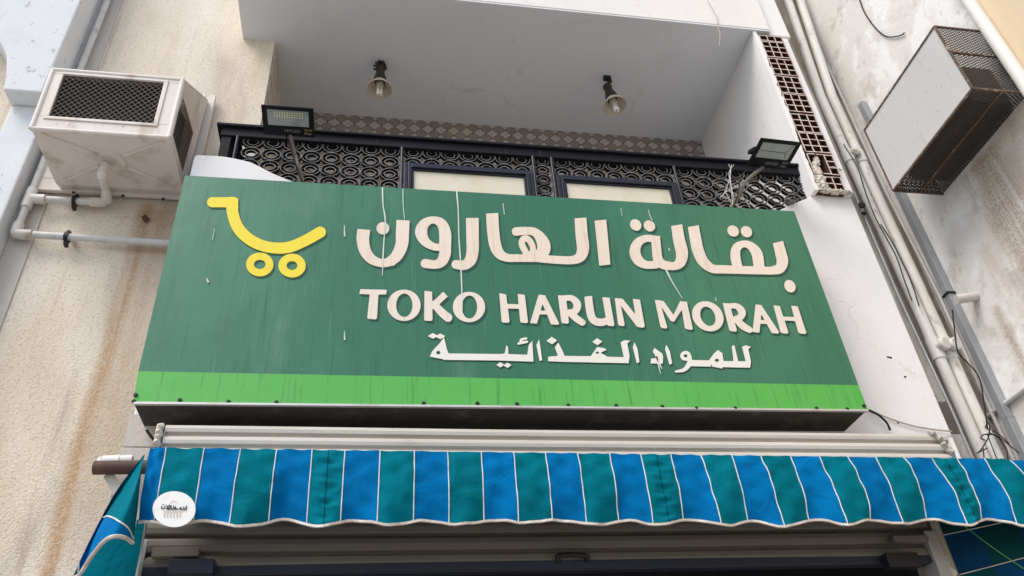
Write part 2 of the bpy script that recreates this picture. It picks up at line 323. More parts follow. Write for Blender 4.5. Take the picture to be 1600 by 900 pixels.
# ------------------------------------------------------------------ balcony
CZ = 7.916
bal = thing('balcony', (1.2, 4.9, 5.1), 'recessed balcony with grey ceiling, tiled back and bare hollow bricks', 'balcony')
MB().box(-1.33, 3.58, 4.205, 6.2, CZ+.02, 10.5).build('slab', MT['slab_paint'], bal, bevel=.006)
MB().box(-1.325, 3.575, 4.21, 6.2, CZ, CZ+.018).build('ceiling', MT['ceiling'], bal)
MB().box(3.582, 3.80, 4.24, 4.6, CZ-.02, 10.5).box(3.698, 3.766, 4.25, 4.6, 5.868, CZ-.022).build('corner_upstand', MT['plaster_white'], bal, bevel=.01)
MB().box(-1.04, 3.40, 5.65, 5.8, 5.0, CZ-.002).build('tiled_wall', MT['tiles'], bal)
MB().box(-1.33, 3.40, 4.46, 5.648, 4.9, 5.05).build('floor', MT['plaster_grey'], bal)
MB().box(3.402, 3.445, 4.44, 5.8, 5.0, CZ-.002).build('side_wall', MT['plaster_white'], bal)
# ragged plaster edge in front of it
zs = np.linspace(5.852, CZ-.003, 46); e = [3.442+random.uniform(-.010,.012) for z in zs]
poly = [(3.402,4.222,zs[0])]+[(x,4.222,z) for x, z in zip(e, zs)]+[(3.402,4.222,zs[-1])]
MB().prism(poly, (0,.217,0)).build('plaster_edge', MT['plaster_white'], bal)
# left jamb with exposed ribbed bricks
bm = MB(); 
for i in range(7):
    z0 = 6.35+i*.222
    bm.box(-1.041, -1.034, 4.86, 5.30+random.uniform(-.03,.03), z0, z0+.016)
    for j in range(6): bm.box(-1.041, -1.031-random.uniform(0,.004), 4.87+j*.075, 4.925+j*.075, z0+.020, z0+.205)
bm.build('exposed_jamb_bricks', MT['plaster_grey'], bal)
# hollow bricks seen end on
BX0, BX1 = 3.452, 3.692; th = .011
nb = 0
def hollow_brick(z0, rows, broken=False):
    b = MB(); dx = random.uniform(-.004,.006); x0, x1 = BX0+dx, BX1+dx; y0 = 4.222+random.uniform(0,.012); y1 = 4.44
    cw = (x1-x0-th)/3; rh = .0745; h = rows*rh+th
    def web(a, c_, p, q): 
        b.box(a, c_, y0+.002, y1, p, q, 1)
        b.add([(a,y0,p),(c_,y0,p),(c_,y0,q),(a,y0,q)], [(0,1,2,3)], 0)
    for i in range(4):
        zt = z0+h
        if broken and i in (1,2): zt = z0+h*.02 if i == 1 else z0+h
        if zt > z0+.02: web(x0+i*cw, x0+i*cw+th, z0, zt)
    for k in range(rows+1):
        for i in range(3):
            if broken and k in (1,2) and i < 2: continue
            zz = z0+k*rh+random.uniform(-.0025,.0025)
            web(x0+i*cw+th+.0005, x0+(i+1)*cw-.0005, zz, zz+th)
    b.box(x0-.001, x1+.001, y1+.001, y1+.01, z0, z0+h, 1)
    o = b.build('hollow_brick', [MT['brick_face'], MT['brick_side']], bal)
    return z0+h
z = 5.865
for k in range(9):
    rows = 3 if k < 8 else 1
    if k == 0: rows = 2
    z = hollow_brick(z, rows, k == 1)+random.uniform(.012,.018)
    if z > CZ-.05: break
def lump(bm_, c, r, sc=(1,1,1), n=2, amp=.25):
    t = bmesh.new(); bmesh.ops.create_icosphere(t, subdivisions=n, radius=1)
    vs = []
    for v in t.verts:
        k = 1+amp*(random.random()-.5)*2
        vs.append((c[0]+v.co.x*r*sc[0]*k, c[1]+v.co.y*r*sc[1]*k, c[2]+v.co.z*r*sc[2]*k))
    bm_.add(vs, [tuple(v.index for v in f.verts) for f in t.faces]); t.free()
bm = MB()
for px, py, r, sc in [(1276,268,.040,(1,.7,1.5)),(1280,279,.044,(1.1,.7,1.3)),(1283,290,.046,(1.2,.7,1.2)),(1289,297,.036,(1.6,.7,.8)),(1273,258,.026,(1,.7,1.5)),(1305,300,.035,(1.4,.8,.6)),(1322,301,.03,(1.6,.8,.5)),(1276,252,.03,(.8,.8,1.6)),(1271,238,.02,(.8,.8,1.8)),(1313,298,.02,(1,.8,.8)),(1300,262,.02,(1.6,.8,.5)),(1310,265,.018,(1.6,.8,.5))]:
    lump(bm, aY(px, py, 4.25), r, sc, 3)
bm.build('crumbled_mortar', MT['rubble'], bal)

# ------------------------------------------------------------------ railing
rl = thing('balcony_railing', (1.1, 4.35, 5.05), 'black ornate balcony railing of ring pattern screens with two pale panes', 'railing')
bm = MB(); bm.box(-1.20, 3.50, 4.32, 4.42, 6.112, 6.195); bm.box(-1.235, 3.52, 4.295, 4.45, 6.196, 6.222)
bm.box(-1.20, -1.10, 4.421, 4.828, 6.112, 6.195); bm.box(-1.235, -1.08, 4.451, 4.828, 6.196, 6.222)
bm.build('top_rail', MT['black_iron'], rl, bevel=.006)
PITCH = .1475
ZR = .84
def ring(b, cx, cz, r0_, r1_, y0, y1, n=22):
    vs = []
    for r, y in ((r0_,y0),(r1_,y0),(r1_,y1),(r0_,y1)):
        vs += [(cx+r*math.cos(2*math.pi*k/n), y, cz+r*ZR*math.sin(2*math.pi*k/n)) for k in range(n)]
    for s in range(4):
        b.add(vs[s*n:(s+1)*n]+vs[((s+1)%4)*n:((s+1)%4+1)*n], [(k,(k+1)%n,n+(k+1)%n,n+k) for k in range(n)], 0 if s == 0 else 1)
def screen(x0, x1, z0, z1):
    b = MB(); y0, y1 = 4.345, 4.378
    nx = max(1, round((x1-x0)/PITCH)); p = (x1-x0)/nx; nz = int(math.ceil((z1-z0)/(p*ZR)))
    for i in range(nx):
        for k in range(nz):
            cx = x0+(i+.5)*p; cz = z1-(k+.15)*p*ZR; j = random.uniform(-.003,.003)
            if cz+p*.3 < z0: continue
            ring(b, cx, cz, p*.452, p*.494, y0+j, y1); ring(b, cx, cz, p*.245, p*.292, y0+.004+j, y1-.003, 18)
            for a in range(4):
                ca, sa = math.cos(a*math.pi/2), math.sin(a*math.pi/2)
                A = Vector((cx+ca*p*.29, (y0+y1)/2, cz+sa*p*.29*ZR)); B = Vector((cx+ca*p*.45, (y0+y1)/2, cz+sa*p*.45*ZR))
                b.bar(A, B, .010, .024, 1, up=(0,1,0))
    return b.build('ring_screen', [MT['iron_edge'], MT['black_iron']], rl)
ZT = 6.110
screen(-1.04, .112, 5.3, ZT); screen(.142, 1.125, 5.92, ZT); screen(1.155, 1.275, 5.3, ZT); screen(1.305, 2.285, 5.89, ZT); screen(2.315, 3.50, 5.3, ZT)
for x in (-1.075, .127, 1.14, 1.29, 2.30):
    MB().tube([(x,4.325,5.1),(x,4.325,6.111)], .013, 12).build('post', MT['navy_frame'], rl, smooth=True)
bm = MB().box(-1.19,-1.12,4.33,4.40,5.1,6.111); bm.build('end_post', MT['black_iron'], rl, bevel=.005)
for x0, x1, zt in ((.145, 1.122, 5.945), (1.308, 2.282, 5.920)):
    f = MB()
    for k, (wd, y) in enumerate(((.030,4.308),(.026,4.298),(.018,4.312))):
        off = sum((.030,.026,.018)[:k])
        a, c_, zz = x0+off, x1-off, zt-off
        f.box(a, a+wd-.002, y, 4.36, 5.1, zz); f.box(c_-wd+.002, c_, y, 4.36, 5.1, zz); f.box(a+wd-.0015, c_-wd+.0015, y, 4.36, zz-wd+.002, zz)
    fo = f.build('window_frame', MT['navy_frame'], rl, bevel=.003)
    MB().box(x0+.07, x1-.07, 4.326, 4.335, 5.1, zt-.07).build('frosted_pane', MT['pane'], fo)

# ------------------------------------------------------------------ shop sign
TL, TR, BR, BL = [aY(x, y, 4.0) for x, y in ((289,274),(1241,330),(1356,640),(208,628))]
sg = thing('shop_sign', (.87, 4.15, 3.74), 'large green shop sign with cream lettering and a yellow cart emblem', 'sign')
def back(p, y): return Vector((p[0], y, p[2]))
bm = MB(); ins = .004
bx = [BL,BR,TR,TL]
bm.hexa([back(BL,4.01), back(BR,4.01), back(BR,4.298), back(BL,4.298), back(TL,4.01), back(TR,4.01), back(TR,4.298), back(TL,4.298)])
bm.build('sign_box', MT['sign_back'], sg)
# bottom: skirt rim, hanging dark flap
MB().hexa([Vector((BL[0]+.005,3.992,BL[2]-.014)), Vector((BR[0]-.005,3.992,BR[2]-.014)), Vector((BR[0]-.005,4.012,BR[2]-.014)), Vector((BL[0]+.005,4.012,BL[2]-.014)),
           Vector((BL[0],3.992,BL[2]-.002)), Vector((BR[0],3.992,BR[2]-.002)), Vector((BR[0],4.009,BR[2]-.002)), Vector((BL[0],4.009,BL[2]-.002))]).build('bottom_trim', MT['alu'], sg)
BTL, BTR = aY(216,580,4.0), aY(1341.5,602,4.0)
MB().add([BTL,BTR,TR,TL], [(0,1,2,3)]).add([back(BTL,4.009),back(BTR,4.009),back(TR,4.009),back(TL,4.009)], [(0,1,2,3)]).build('face_panel', MT['sign_green'], sg)
MB().add([BL,BR,BTR,BTL], [(0,1,2,3)]).add([back(BL,4.009),back(BR,4.009),back(BTR,4.009),back(BTL,4.009)], [(0,1,2,3)]).build('lower_band', MT['sign_band'], sg)
sc_px = [(212,617),(209,627),(281,625),(357,627.5),(432,628.5),(662,630),(746,630),(808,631),(888,633),(963,633.5),(1035,635),(1088,637.5),(1149,637.5),(1276,638),(1324,639),(1350,634)]
for x, y in sc_px:
    c = aY(x, y, 3.997)
    MB().lathe([(0,-.006),(.009,-.006),(.012,0),(.012,.004)], c, (0,1,0), 10).build('screw', MT['screw'], sg)

# lettering: signed distance shapes in the sign plane, turned into flat cut-out meshes
def cap(pts, r, flat=None, sub=6):
    """a brush stroke through pts with radius r (number or list); flat=(0|1,...) cuts that end square"""
    rr = list(r) if isinstance(r, (list, tuple)) else [r]*len(pts)
    return ('cap', pts, rr, flat, sub)
def pol(*pts): return ('pol', pts)
def ell(cx, cy, rx, ry, sh=0): return ('ell', (cx,cy,rx,ry,sh))
def sdf_item(it, X, Y):
    if it[0] == 'ell':
        cx, cy, rx, ry, sh = it[1]
        x = X-cx-sh*(Y-cy); y = Y-cy
        return (np.sqrt((x/rx)**2+(y/ry)**2)-1)*min(rx, ry)
    if it[0] == 'pol':
        P = np.array(it[1], float); d = np.full(X.shape, 1e9); ins = np.zeros(X.shape, bool); n = len(P)
        for i in range(n):
            a, b = P[i], P[(i+1)%n]; e = b-a
            t = np.clip(((X-a[0])*e[0]+(Y-a[1])*e[1])/(e@e+1e-9), 0, 1)
            d = np.minimum(d, np.hypot(X-a[0]-t*e[0], Y-a[1]-t*e[1]))
            c = (a[1] > Y) != (b[1] > Y)
            with np.errstate(divide='ignore', invalid='ignore'): xi = a[0]+(Y-a[1])*e[0]/(e[1] if e[1] else 1e-9)
            ins ^= c & (X < xi)
        return np.where(ins, -d, d)
    _, pts, rr, flat, sub = it
    P = [np.array([p[0], p[1], q], float) for p, q in zip(pts, rr)]
    if flat:
        if 0 in flat: e = P[0]-P[1]; e = e/np.hypot(e[0], e[1])*rr[0]; P = [np.array([P[0][0]+e[0], P[0][1]+e[1], rr[0]])]+P
        if 1 in flat: e = P[-1]-P[-2]; e = e/np.hypot(e[0], e[1])*rr[-1]; P = P+[np.array([P[-1][0]+e[0], P[-1][1]+e[1], rr[-1]])]
    if sub > 1 and len(P) > 2:
        Q = [2*P[0]-P[1]]+P+[2*P[-1]-P[-2]]; S = []
        for i in range(1, len(Q)-2):
            a, b, c, d_ = Q[i-1:i+3]
            for j in range(sub):
                t = j/sub; S.append(.5*(2*b+(c-a)*t+(2*a-5*b+4*c-d_)*t*t+(3*b-a-3*c+d_)*t**3))
        S.append(P[-1])
    else: S = P
    d = np.full(X.shape, 1e9)
    for a, b in zip(S[:-1], S[1:]):
        ex, ey = b[0]-a[0], b[1]-a[1]; l = ex*ex+ey*ey+1e-9
        t = np.clip(((X-a[0])*ex+(Y-a[1])*ey)/l, 0, 1)
        d = np.minimum(d, np.hypot(X-a[0]-t*ex, Y-a[1]-t*ey)-(a[2]+(b[2]-a[2])*t))
    if flat:
        for k, (p, q) in ((0, (pts[0], pts[1])), (1, (pts[-1], pts[-2]))):
            if k in flat:
                nx, ny = p[0]-q[0], p[1]-q[1]; l = math.hypot(nx, ny); nx /= l; ny /= l; rad = rr[0] if k == 0 else rr[-1]
                loc = np.hypot(X-p[0], Y-p[1]) < 2.2*rad
                cut = (X-p[0])*nx+(Y-p[1])*ny
                d = np.where(loc, np.maximum(d, cut), d)
    return d
def glyph_mesh(b, add, sub, to3, step=1.0, mi=0):
    """filled marching squares of the union of add minus sub (items in photo pixels)"""
    def bounds(it):
        if it[0] == 'ell': c = it[1]; m = c[2]+abs(c[4])*c[3]+3; return c[0]-m, c[0]+m, c[1]-c[3]-3, c[1]+c[3]+3
        P = np.array(it[1], float); m = max(it[2])*2.2+3 if it[0] == 'cap' else 3
        return P[:,0].min()-m, P[:,0].max()+m, P[:,1].min()-m, P[:,1].max()+m
    bb = np.array([bounds(i) for i in add]); x0, x1, y0, y1 = bb[:,0].min(), bb[:,1].max(), bb[:,2].min(), bb[:,3].max()
    xs = np.arange(x0, x1+step, step); ys = np.arange(y0, y1+step, step); D = np.full((len(ys), len(xs)), 1e3)
    for sgn, lst in ((1, add), (-1, sub)):
        for it in lst:
            a, c, p, q = bounds(it)
            i0, i1 = np.searchsorted(xs, a), np.searchsorted(xs, c); j0, j1 = np.searchsorted(ys, p), np.searchsorted(ys, q)
            i0 = max(i0-1, 0); j0 = max(j0-1, 0)
            Xg, Yg = np.meshgrid(xs[i0:i1], ys[j0:j1]); s = sdf_item(it, Xg, Yg); v = D[j0:j1, i0:i1]
            D[j0:j1, i0:i1] = np.minimum(v, s) if sgn > 0 else np.maximum(v, -s)
    inside = D < 0; vid = {}; V = []; Fc = []
    def vert(key, x, y):
        if key not in vid: vid[key] = len(V); V.append(to3(x, y))
        return vid[key]
    anyin = inside[:-1,:-1]|inside[1:,:-1]|inside[:-1,1:]|inside[1:,1:]
    for j, i in np.argwhere(anyin):
        cs = ((j,i),(j,i+1),(j+1,i+1),(j+1,i)); f = []
        for k in range(4):
            a, c = cs[k], cs[(k+1)%4]; da, dc = D[a], D[c]
            if da < 0: f.append(vert(a, xs[a[1]], ys[a[0]]))
            if (da < 0) != (dc < 0):
                t = da/(da-dc); key = (min(a,c), max(a,c))
                f.append(vert(key, xs[a[1]]+(xs[c[1]]-xs[a[1]])*t, ys[a[0]]+(ys[c[0]]-ys[a[0]])*t))
        if len(f) >= 3: Fc.append(tuple(f))
    b.add(V, Fc, mi)
def zA(*p): return [(540+x/4, 310+y/4) for x, y in p]
def zB(*p): return [(940+x/4, 310+y/4) for x, y in p]
def zS(*p): return [(640+x/2.857, 500+y/2.857) for x, y in p]
def zC(*p): return [(300+x/3.3333, 280+y/3.3333) for x, y in p]
def r4(*r): return [x/4 for x in r]
def E(f, x, y, rx, ry, s, sh=0): (c,) = f((x, y)); return ell(c[0], c[1], rx/s, ry/s, sh)
ar, ar_sub = [], []
# nun
ar += [cap(zA((114,194),(108,262),(124,330),(165,382),(232,405),(290,392)), r4(40,39,36,30,25,29), (0,)),
       cap(zA((359,136),(355,220),(350,292),(318,360),(270,396),(225,405)), r4(41,41,39,36,28,25), (0,)), E(zA,233,187,40,39,4)]
# waw
ar += [cap(zA((600,307),(545,300),(495,266),(472,210),(493,158),(545,134),(598,156),(621,212),(622,300),(620,350),(600,395),(560,413),(497,407)), r4(22,23,30,38,30,22,30,37,37,36,32,27,28))]
# ra
ar += [cap(zA((792,122),(793,230),(794,320),(780,385),(740,417),(690,413)), r4(40,39,38,36,30,28), (0,))]
# alef + heh
ar += [cap(zA((916,93),(922,200),(935,290),(962,346),(1010,371),(1075,373),(1180,374)), r4(38,38,37,32,25,24,23), (0,)),
       cap(zA((1066,207),(1120,203),(1175,208),(1214,240),(1238,290),(1233,332),(1195,370)), r4(27,25,26,32,41,40,28)),
       cap(zA((1150,378),(1122,330),(1101,285),(1110,255),(1136,252),(1160,280),(1171,316),(1160,360)), r4(20,20,20,20,19,19,18,20))]
# lam + alef
ar += [cap(zA((1468,122),(1475,230),(1484,310),(1468,362),(1420,385),(1320,384),(1200,374)), r4(37,38,38,33,26,25,24), (0,)),
       cap(zA((1592,136),(1606,270),(1620,417)), r4(37,36,35), (0,1))]
# ta marbuta + lam
ar += [E(zB,213,166,35,36,4,.15), E(zB,299,172,35,35,4,.15),
       cap(zB((343,256),(280,250),(228,276),(208,330),(228,385),(275,414),(340,414)), r4(22,22,28,34,32,25,24)),
       cap(zB((337,236),(342,300),(352,380),(385,414),(450,424)), r4(28,29,30,28,24), (0,)),
       cap(zB((469,167),(484,260),(502,340),(492,398),(455,423),(410,422)), r4(35,37,38,33,25,23), (0,))]
# qaf + alef + beh
ar += [cap(zB((573,173),(590,270),(604,330),(636,395),(690,438),(760,443),(900,448),(1060,452)), r4(34,36,36,33,27,26,25,24), (0,)),
       E(zB,822,204,36,35,4,.15), E(zB,905,208,35,35,4,.15),
       cap(zB((850,432),(836,360),(845,308),(888,284),(935,300),(972,350),(985,435)), r4(30,31,28,21,26,34,34)),
       cap(zB((1102,273),(1120,345),(1130,395),(1112,438),(1060,452)), r4(33,35,36,32,24), (0,)), E(zB,1177,549,35,39,4,.18)]
la, la_sub = [], []
P4 = lambda f, *p: pol(*f(*p))
la += [P4(zA,(92,567),(258,571),(254,600),(205,601),(196,748),(190,756),(140,753),(135,745),(151,600),(86,597)),
       E(zA,365,668,104,98,4), P4(zA,(493,577),(541,584),(543,760),(536,766),(496,764),(491,758)),
       cap(zA((548,668),(580,640),(624,598)), r4(22,20,21), (1,)), cap(zA((555,662),(600,712),(640,745)), r4(22,25,27)),
       E(zA,771,679,101,95,4)]
la_sub += [E(zA,367,668,51,73,4), E(zA,774,679,48,72,4)]
la += [P4(zA,(960,592),(1003,600),(1025,768),(1018,777),(982,776),(975,768)), P4(zA,(1075,597),(1120,603),(1140,772),(1132,780),(1098,777),(1091,770)), P4(zA,(1003,659),(1088,662),(1092,690),(1005,688)),
       P4(zA,(1206,602),(1238,604),(1234,648),(1196,783),(1153,779)), P4(zA,(1210,602),(1248,606),(1335,783),(1328,790),(1284,787),(1226,648)), P4(zA,(1195,700),(1262,702),(1268,726),(1188,724))]
la += [P4(zA,(1327,605),(1376,608),(1396,775),(1388,783),(1354,780),(1348,772)),
       cap(zA((1370,622),(1415,625),(1447,660),(1438,700),(1392,722)), r4(17,19,24,22,14)), cap(zA((1402,712),(1440,748),(1480,776)), r4(20,22,20)),
       cap(zA((1516,612),(1530,715),(1552,762),(1600,775),(1640,760)), r4(24,25,24,23,20), (0,)),
       P4(zB,(4,617),(50,620),(80,790),(72,799),(40,796),(33,785))]
la += [P4(zB,(82,622),(112,628),(145,790),(138,799),(110,795),(103,788)), P4(zB,(84,622),(132,628),(225,742),(268,802),(258,809),(222,803)), P4(zB,(195,628),(240,633),(270,800),(258,808),(232,802),(222,790)),
       P4(zB,(332,634),(362,640),(411,806),(404,814),(378,810),(368,804)), P4(zB,(345,634),(388,642),(457,738),(452,772),(432,766)), P4(zB,(490,643),(533,646),(452,772),(438,752)), P4(zB,(493,643),(533,646),(570,814),(562,822),(530,817),(520,810)),
       E(zB,664,737,97,94,4,.18), P4(zB,(756,653),(800,658),(846,826),(838,833),(808,830),(798,822)),
       cap(zB((795,672),(845,674),(876,708),(868,740),(830,757)), r4(16,18,24,21,12)), cap(zB((842,752),(880,795),(925,822)), r4(20,22,19)),
       P4(zB,(962,663),(994,666),(1000,705),(986,840),(943,834)), P4(zB,(966,663),(998,667),(1111,836),(1104,845),(1064,842),(990,710)), P4(zB,(975,758),(1050,762),(1058,786),(972,783)),
       P4(zB,(1073,668),(1114,673),(1168,838),(1160,846),(1126,842),(1118,834)), P4(zB,(1184,670),(1226,675),(1280,840),(1270,848),(1238,844),(1228,836)), P4(zB,(1122,738),(1212,742),(1220,767),(1128,762))]
la_sub += [E(zB,664,737,46,60,4,.22)]
su, su_sub = [], []
def dia(x, y, rx, ry): return P4(zS,(x-rx,y+1),(x-1,y-ry),(x+rx,y-1),(x+1,y+ry))
su += [dia(104,71,23,13), dia(137,73,23,13), P4(zS,(154,77),(166,128),(174,150),(165,178),(91,164),(100,140),(132,106)), P4(zS,(160,149),(422,152),(420,181),(150,178)),
       P4(zS,(432,112),(440,122),(442,182),(405,181),(405,152),(424,150)), dia(405,200,18,12), dia(437,202,18,12),
       P4(zS,(440,152),(525,155),(532,110),(548,92),(553,186),(430,182)), cap(zS((520,82),(498,88),(500,99),(524,97)), 1.9), cap(zS((524,97),(486,105)), 1.9),
       P4(zS,(578,86),(584,120),(592,180),(580,183),(566,112)),
       dia(635,92,24,17), P4(zS,(664,100),(684,140),(692,160),(690,187),(618,184),(618,164),(662,160),(648,122)), P4(zS,(688,160),(850,162),(850,190),(688,187)),
       dia(838,97,23,16), P4(zS,(808,162),(838,120),(870,126),(880,133),(852,146),(880,162),(890,176),(880,191),(830,190)),
       P4(zS,(860,163),(956,166),(942,100),(958,90),(986,92),(972,105),(982,160),(978,193),(860,190)), P4(zS,(1004,98),(1018,130),(1026,188),(1014,193),(996,122)),
       P4(zS,(1092,124),(1128,150),(1132,165),(1130,195),(1076,194),(1078,172),(1108,170),(1086,145)), P4(zS,(1146,110),(1162,140),(1172,194),(1160,200),(1140,130)),
       E(zS,1232,160,24,22,2.857), cap(zS((1250,165),(1248,196),(1225,222),(1188,230)), [3.4,4,3,1.6]), P4(zS,(1244,178),(1342,180),(1345,208),(1238,206)),
       P4(zS,(1335,182),(1358,150),(1376,134),(1396,148),(1402,184),(1396,217),(1352,208)), P4(zS,(1394,183),(1456,184),(1458,212),(1394,210)),
       P4(zS,(1438,116),(1450,112),(1466,180),(1462,211),(1446,208),(1444,165)), P4(zS,(1458,184),(1500,184),(1484,120),(1500,113),(1524,120),(1512,130),(1524,185),(1520,213),(1458,212))]
su_sub += [E(zS,128,146,9,8,2.857), E(zS,1232,160,8,7,2.857), E(zS,1372,180,9,7,2.857), E(zS,838,146,7,5,2.857)]
ca, ca_sub = [], []
ca += [cap(zC((105,120),(208,120)), 7.9), cap(zC((208,122),(213,180),(238,250),(288,305),(355,342),(430,358),(505,354),(585,322),(668,276)), [9.2,9,9,8.9,8.7,8.6,8.7,8.6,8.8]), P4(zC,(180,118),(205,94),(230,94),(240,104),(241,150),(182,160)),
       E(zC,353,444,71,62,3.333), E(zC,521,450,71,62,3.333)]
ca_sub += [E(zC,353,444,30,24,3.333), E(zC,521,450,28,23,3.333)]
def put(name, add, sub, m, y, off=(0,0), step=1.0, label=None):
    b = MB(); glyph_mesh(b, add, sub, lambda px, py: aY(px+off[0], py+off[1], y), step)
    return b.build(name, m, sg, label=label)
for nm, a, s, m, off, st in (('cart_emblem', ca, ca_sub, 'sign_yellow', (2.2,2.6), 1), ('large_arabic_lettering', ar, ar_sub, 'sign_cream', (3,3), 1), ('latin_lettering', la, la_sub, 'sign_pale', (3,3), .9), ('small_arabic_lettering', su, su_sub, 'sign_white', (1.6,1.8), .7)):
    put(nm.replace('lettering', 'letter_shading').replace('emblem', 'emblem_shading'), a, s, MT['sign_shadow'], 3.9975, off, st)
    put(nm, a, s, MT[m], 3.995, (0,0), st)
dr = [cap([(597.5,293),(598.5,320),(602,345),(600,375),(598.5,400),(597.5,430)], [1.1,1,1.1,.9,1,.6]), cap([(629.5,296),(630,320),(632,343)], [.9,.7,.5]),
      cap([(713.5,299),(716,330),(717,370),(720,415),(721.5,452),(722.5,486)], [1.1,1,1.1,1,.9,.5]), cap([(786,318),(788,335)], .5), cap([(1013,328),(1016,338),(1019,344)], .5),
      cap([(1041,422),(1050,440),(1066,466)], [1.6,1,.4]), cap([(1020,548),(1028,562),(1034,576)], [.6,1.2,.6]), cap([(1026,558),(1032,584)], [1.6,.4]), cap([(538,352),(538.5,368)], [.5,1.4]), cap([(538,517),(538.5,530)], [.5,1.3]), cap([(325,440),(323,435)], [1.6,.8]),
      cap([(335,358),(332,374)], .5), cap([(1045,388),(1046,391)], .8), cap([(970,325),(972,337)], .4), cap([(1118,465),(1119,470)], .7)]
for d_ in dr: put('dried_drip', [d_], [], MT['drip'], 3.9925, (0,0), .5)

# ------------------------------------------------------------------ rolling shutter
sh = thing('rolling_shutter', (1.27, 4.25, 2.9), 'half raised roller shutter with ribbed grey slats behind the awning', 'shutter')
SX0, SX1 = -1.142, 3.27
prof = []
zt = 3.694; pit = .0905
z = zt; prof.append((4.205, z))
while z > 2.93:
    prof += [(4.196, z-.004),(4.192, z-.030),(4.196, z-.058),(4.204, z-.063),(4.224, z-.066),(4.224, z-.079),(4.206, z-.082),(4.200, z-.0895)]
    z -= pit
bm = MB(); NX = 40; xs = np.linspace(SX0+.02, SX1-.02, NX+1)
def slats(b, pr):
    n = len(pr); vs = [(x, y+.004*math.sin(x*1.7), zz) for x in xs for y, zz in pr]
    b.add(vs, [(i*n+k, (i+1)*n+k, (i+1)*n+k+1, i*n+k+1) for i in range(NX) for k in range(n-1)])
slats(bm, prof[24:])
hb = MB(); HX0, HX1, hz = -1.062, 3.455, 3.592
hp = [(4.19, hz), (3.992, hz)]
for k in range(3):
    z_ = hz-k*.0655; hp += [(3.986, z_-.004), (3.984, z_-.020), (3.988, z_-.038), (4.012, z_-.041), (4.012, z_-.061), (3.990, z_-.0645)]
hp += [(4.0, 3.385), (4.19, 3.385)]
hxs = np.linspace(HX0, HX1, 30); nh = len(hp)
hb.add([(x, y+.003*math.sin(x*1.9), z_) for x in hxs for y, z_ in hp], [(i*nh+k, (i+1)*nh+k, (i+1)*nh+k+1, i*nh+k+1) for i in range(29) for k in range(nh-1)])
for x in (HX0, HX1): hb.box(x-.006, x-.001 if x < 0 else x+.004, 3.994, 4.19, 3.39, hz-.002)
hb.build('ribbed_housing', MT['shutter'], sh)
bm.box(SX0+.02, SX1-.02, 4.235, 4.25, 2.93, 3.69)
bm.build('slat_curtain', MT['slat_shaded'], sh)
MB().box(SX0+.02, SX1-.02, 4.19, 4.28, 2.885, 2.928).build('bottom_bar', MT['shutter_dark'], sh, bevel=.004)
h0, h1 = aY(874,868,4.16), aY(914,868,4.16); a, c_ = aY(872,879,4.19), aY(917,877,4.19)
MB().tube(smooth_path([a, h0, h1, c_], 5), .013, 10).build('handle', MT['black_rubber'], sh, smooth=True)
MB().box(SX0-.005, SX0+.055, 4.188, 4.30, 0, 3.06).build('guide_rail', MT['galv'], sh, bevel=.003)
MB().box(SX1-.075, SX1+.005, 4.165, 4.28, 0, 3.06).build('guide_rail', MT['galv_pale'], sh, bevel=.003)
# torn end strips
for side, pts in ((-1, [(255,664),(247,672),(252,680),(244,688),(249,697)]), (1, [(1450,674),(1462,682),(1473,690),(1478,702),(1490,713)])):
    b = MB()
    for i in range(len(pts)-1):
        p, q = aY(*pts[i], 3.985), aY(*pts[i+1], 3.985)
        b.tube([p, (p+q)/2+Vector((random.uniform(-.01,.01), -.012, 0)), q], [.012,.02,.012], 7)
    b.build('torn_seal', MT['rubble' if side < 0 else 'wire_pale'], sh, smooth=True)
b = MB()
for k in range(16):
    t = k/15; x, y = 1464+26*t+random.uniform(-4,4), 866+36*t+random.uniform(-3,3); lump(b, aY(x, y, 4.19), random.uniform(.012,.028), (1.2,.5,1.1), 2, .35)
b.build('crumbled_jamb', MT['rubble'], sh)
# bits hanging at the shutter's ends
b0 = aY(298,885,4.12)
o = MB().box(b0.x-.10, b0.x+.11, 4.10, 4.185, b0.z-.04, b0.z+.03).build('lock_box', MT['shutter_dark'], sh, bevel=.004)
b0 = aY(278,864,4.15); MB().box(b0.x-.12, b0.x+.10, 4.14, 4.184, b0.z-.02, b0.z+.025).build('bracket', MT['slat_shaded'], sh, bevel=.003)
b0 = aY(1425,842,4.15); MB().box(b0.x-.12, b0.x+.10, 4.14, 4.184, b0.z-.018, b0.z+.018).build('bracket', MT['slat_shaded'], sh, bevel=.003)
b0 = aY(1415,872,4.13); MB().box(b0.x-.12, b0.x+.08, 4.12, 4.184, b0.z-.05, b0.z+.03).build('lock_box', MT['black_rubber'], sh, bevel=.004)

# ------------------------------------------------------------------ awning
aw = thing('awning', (1.3, 3.95, 3.0), 'blue and teal striped awning with scalloped valance and white piping', 'awning')
topx = [235,260,319.3,376,432.5,488,539,594,647.5,699.5,752,802.5,852.5,902.5,952,1001,1047.5,1095.5,1142.5,1189,1234.5,1279.5,1324,1368,1412,1455.5,1495.5,1536,1579,1622]
botx = [214,241.7,302.7,359,419,479,532,589,646,702,757,810,863,916,969,1020,1069.5,1123,1170.5,1223,1267.5,1319.5,1364,1409.5,1455,1507.5,1536,1585,1640,1694]
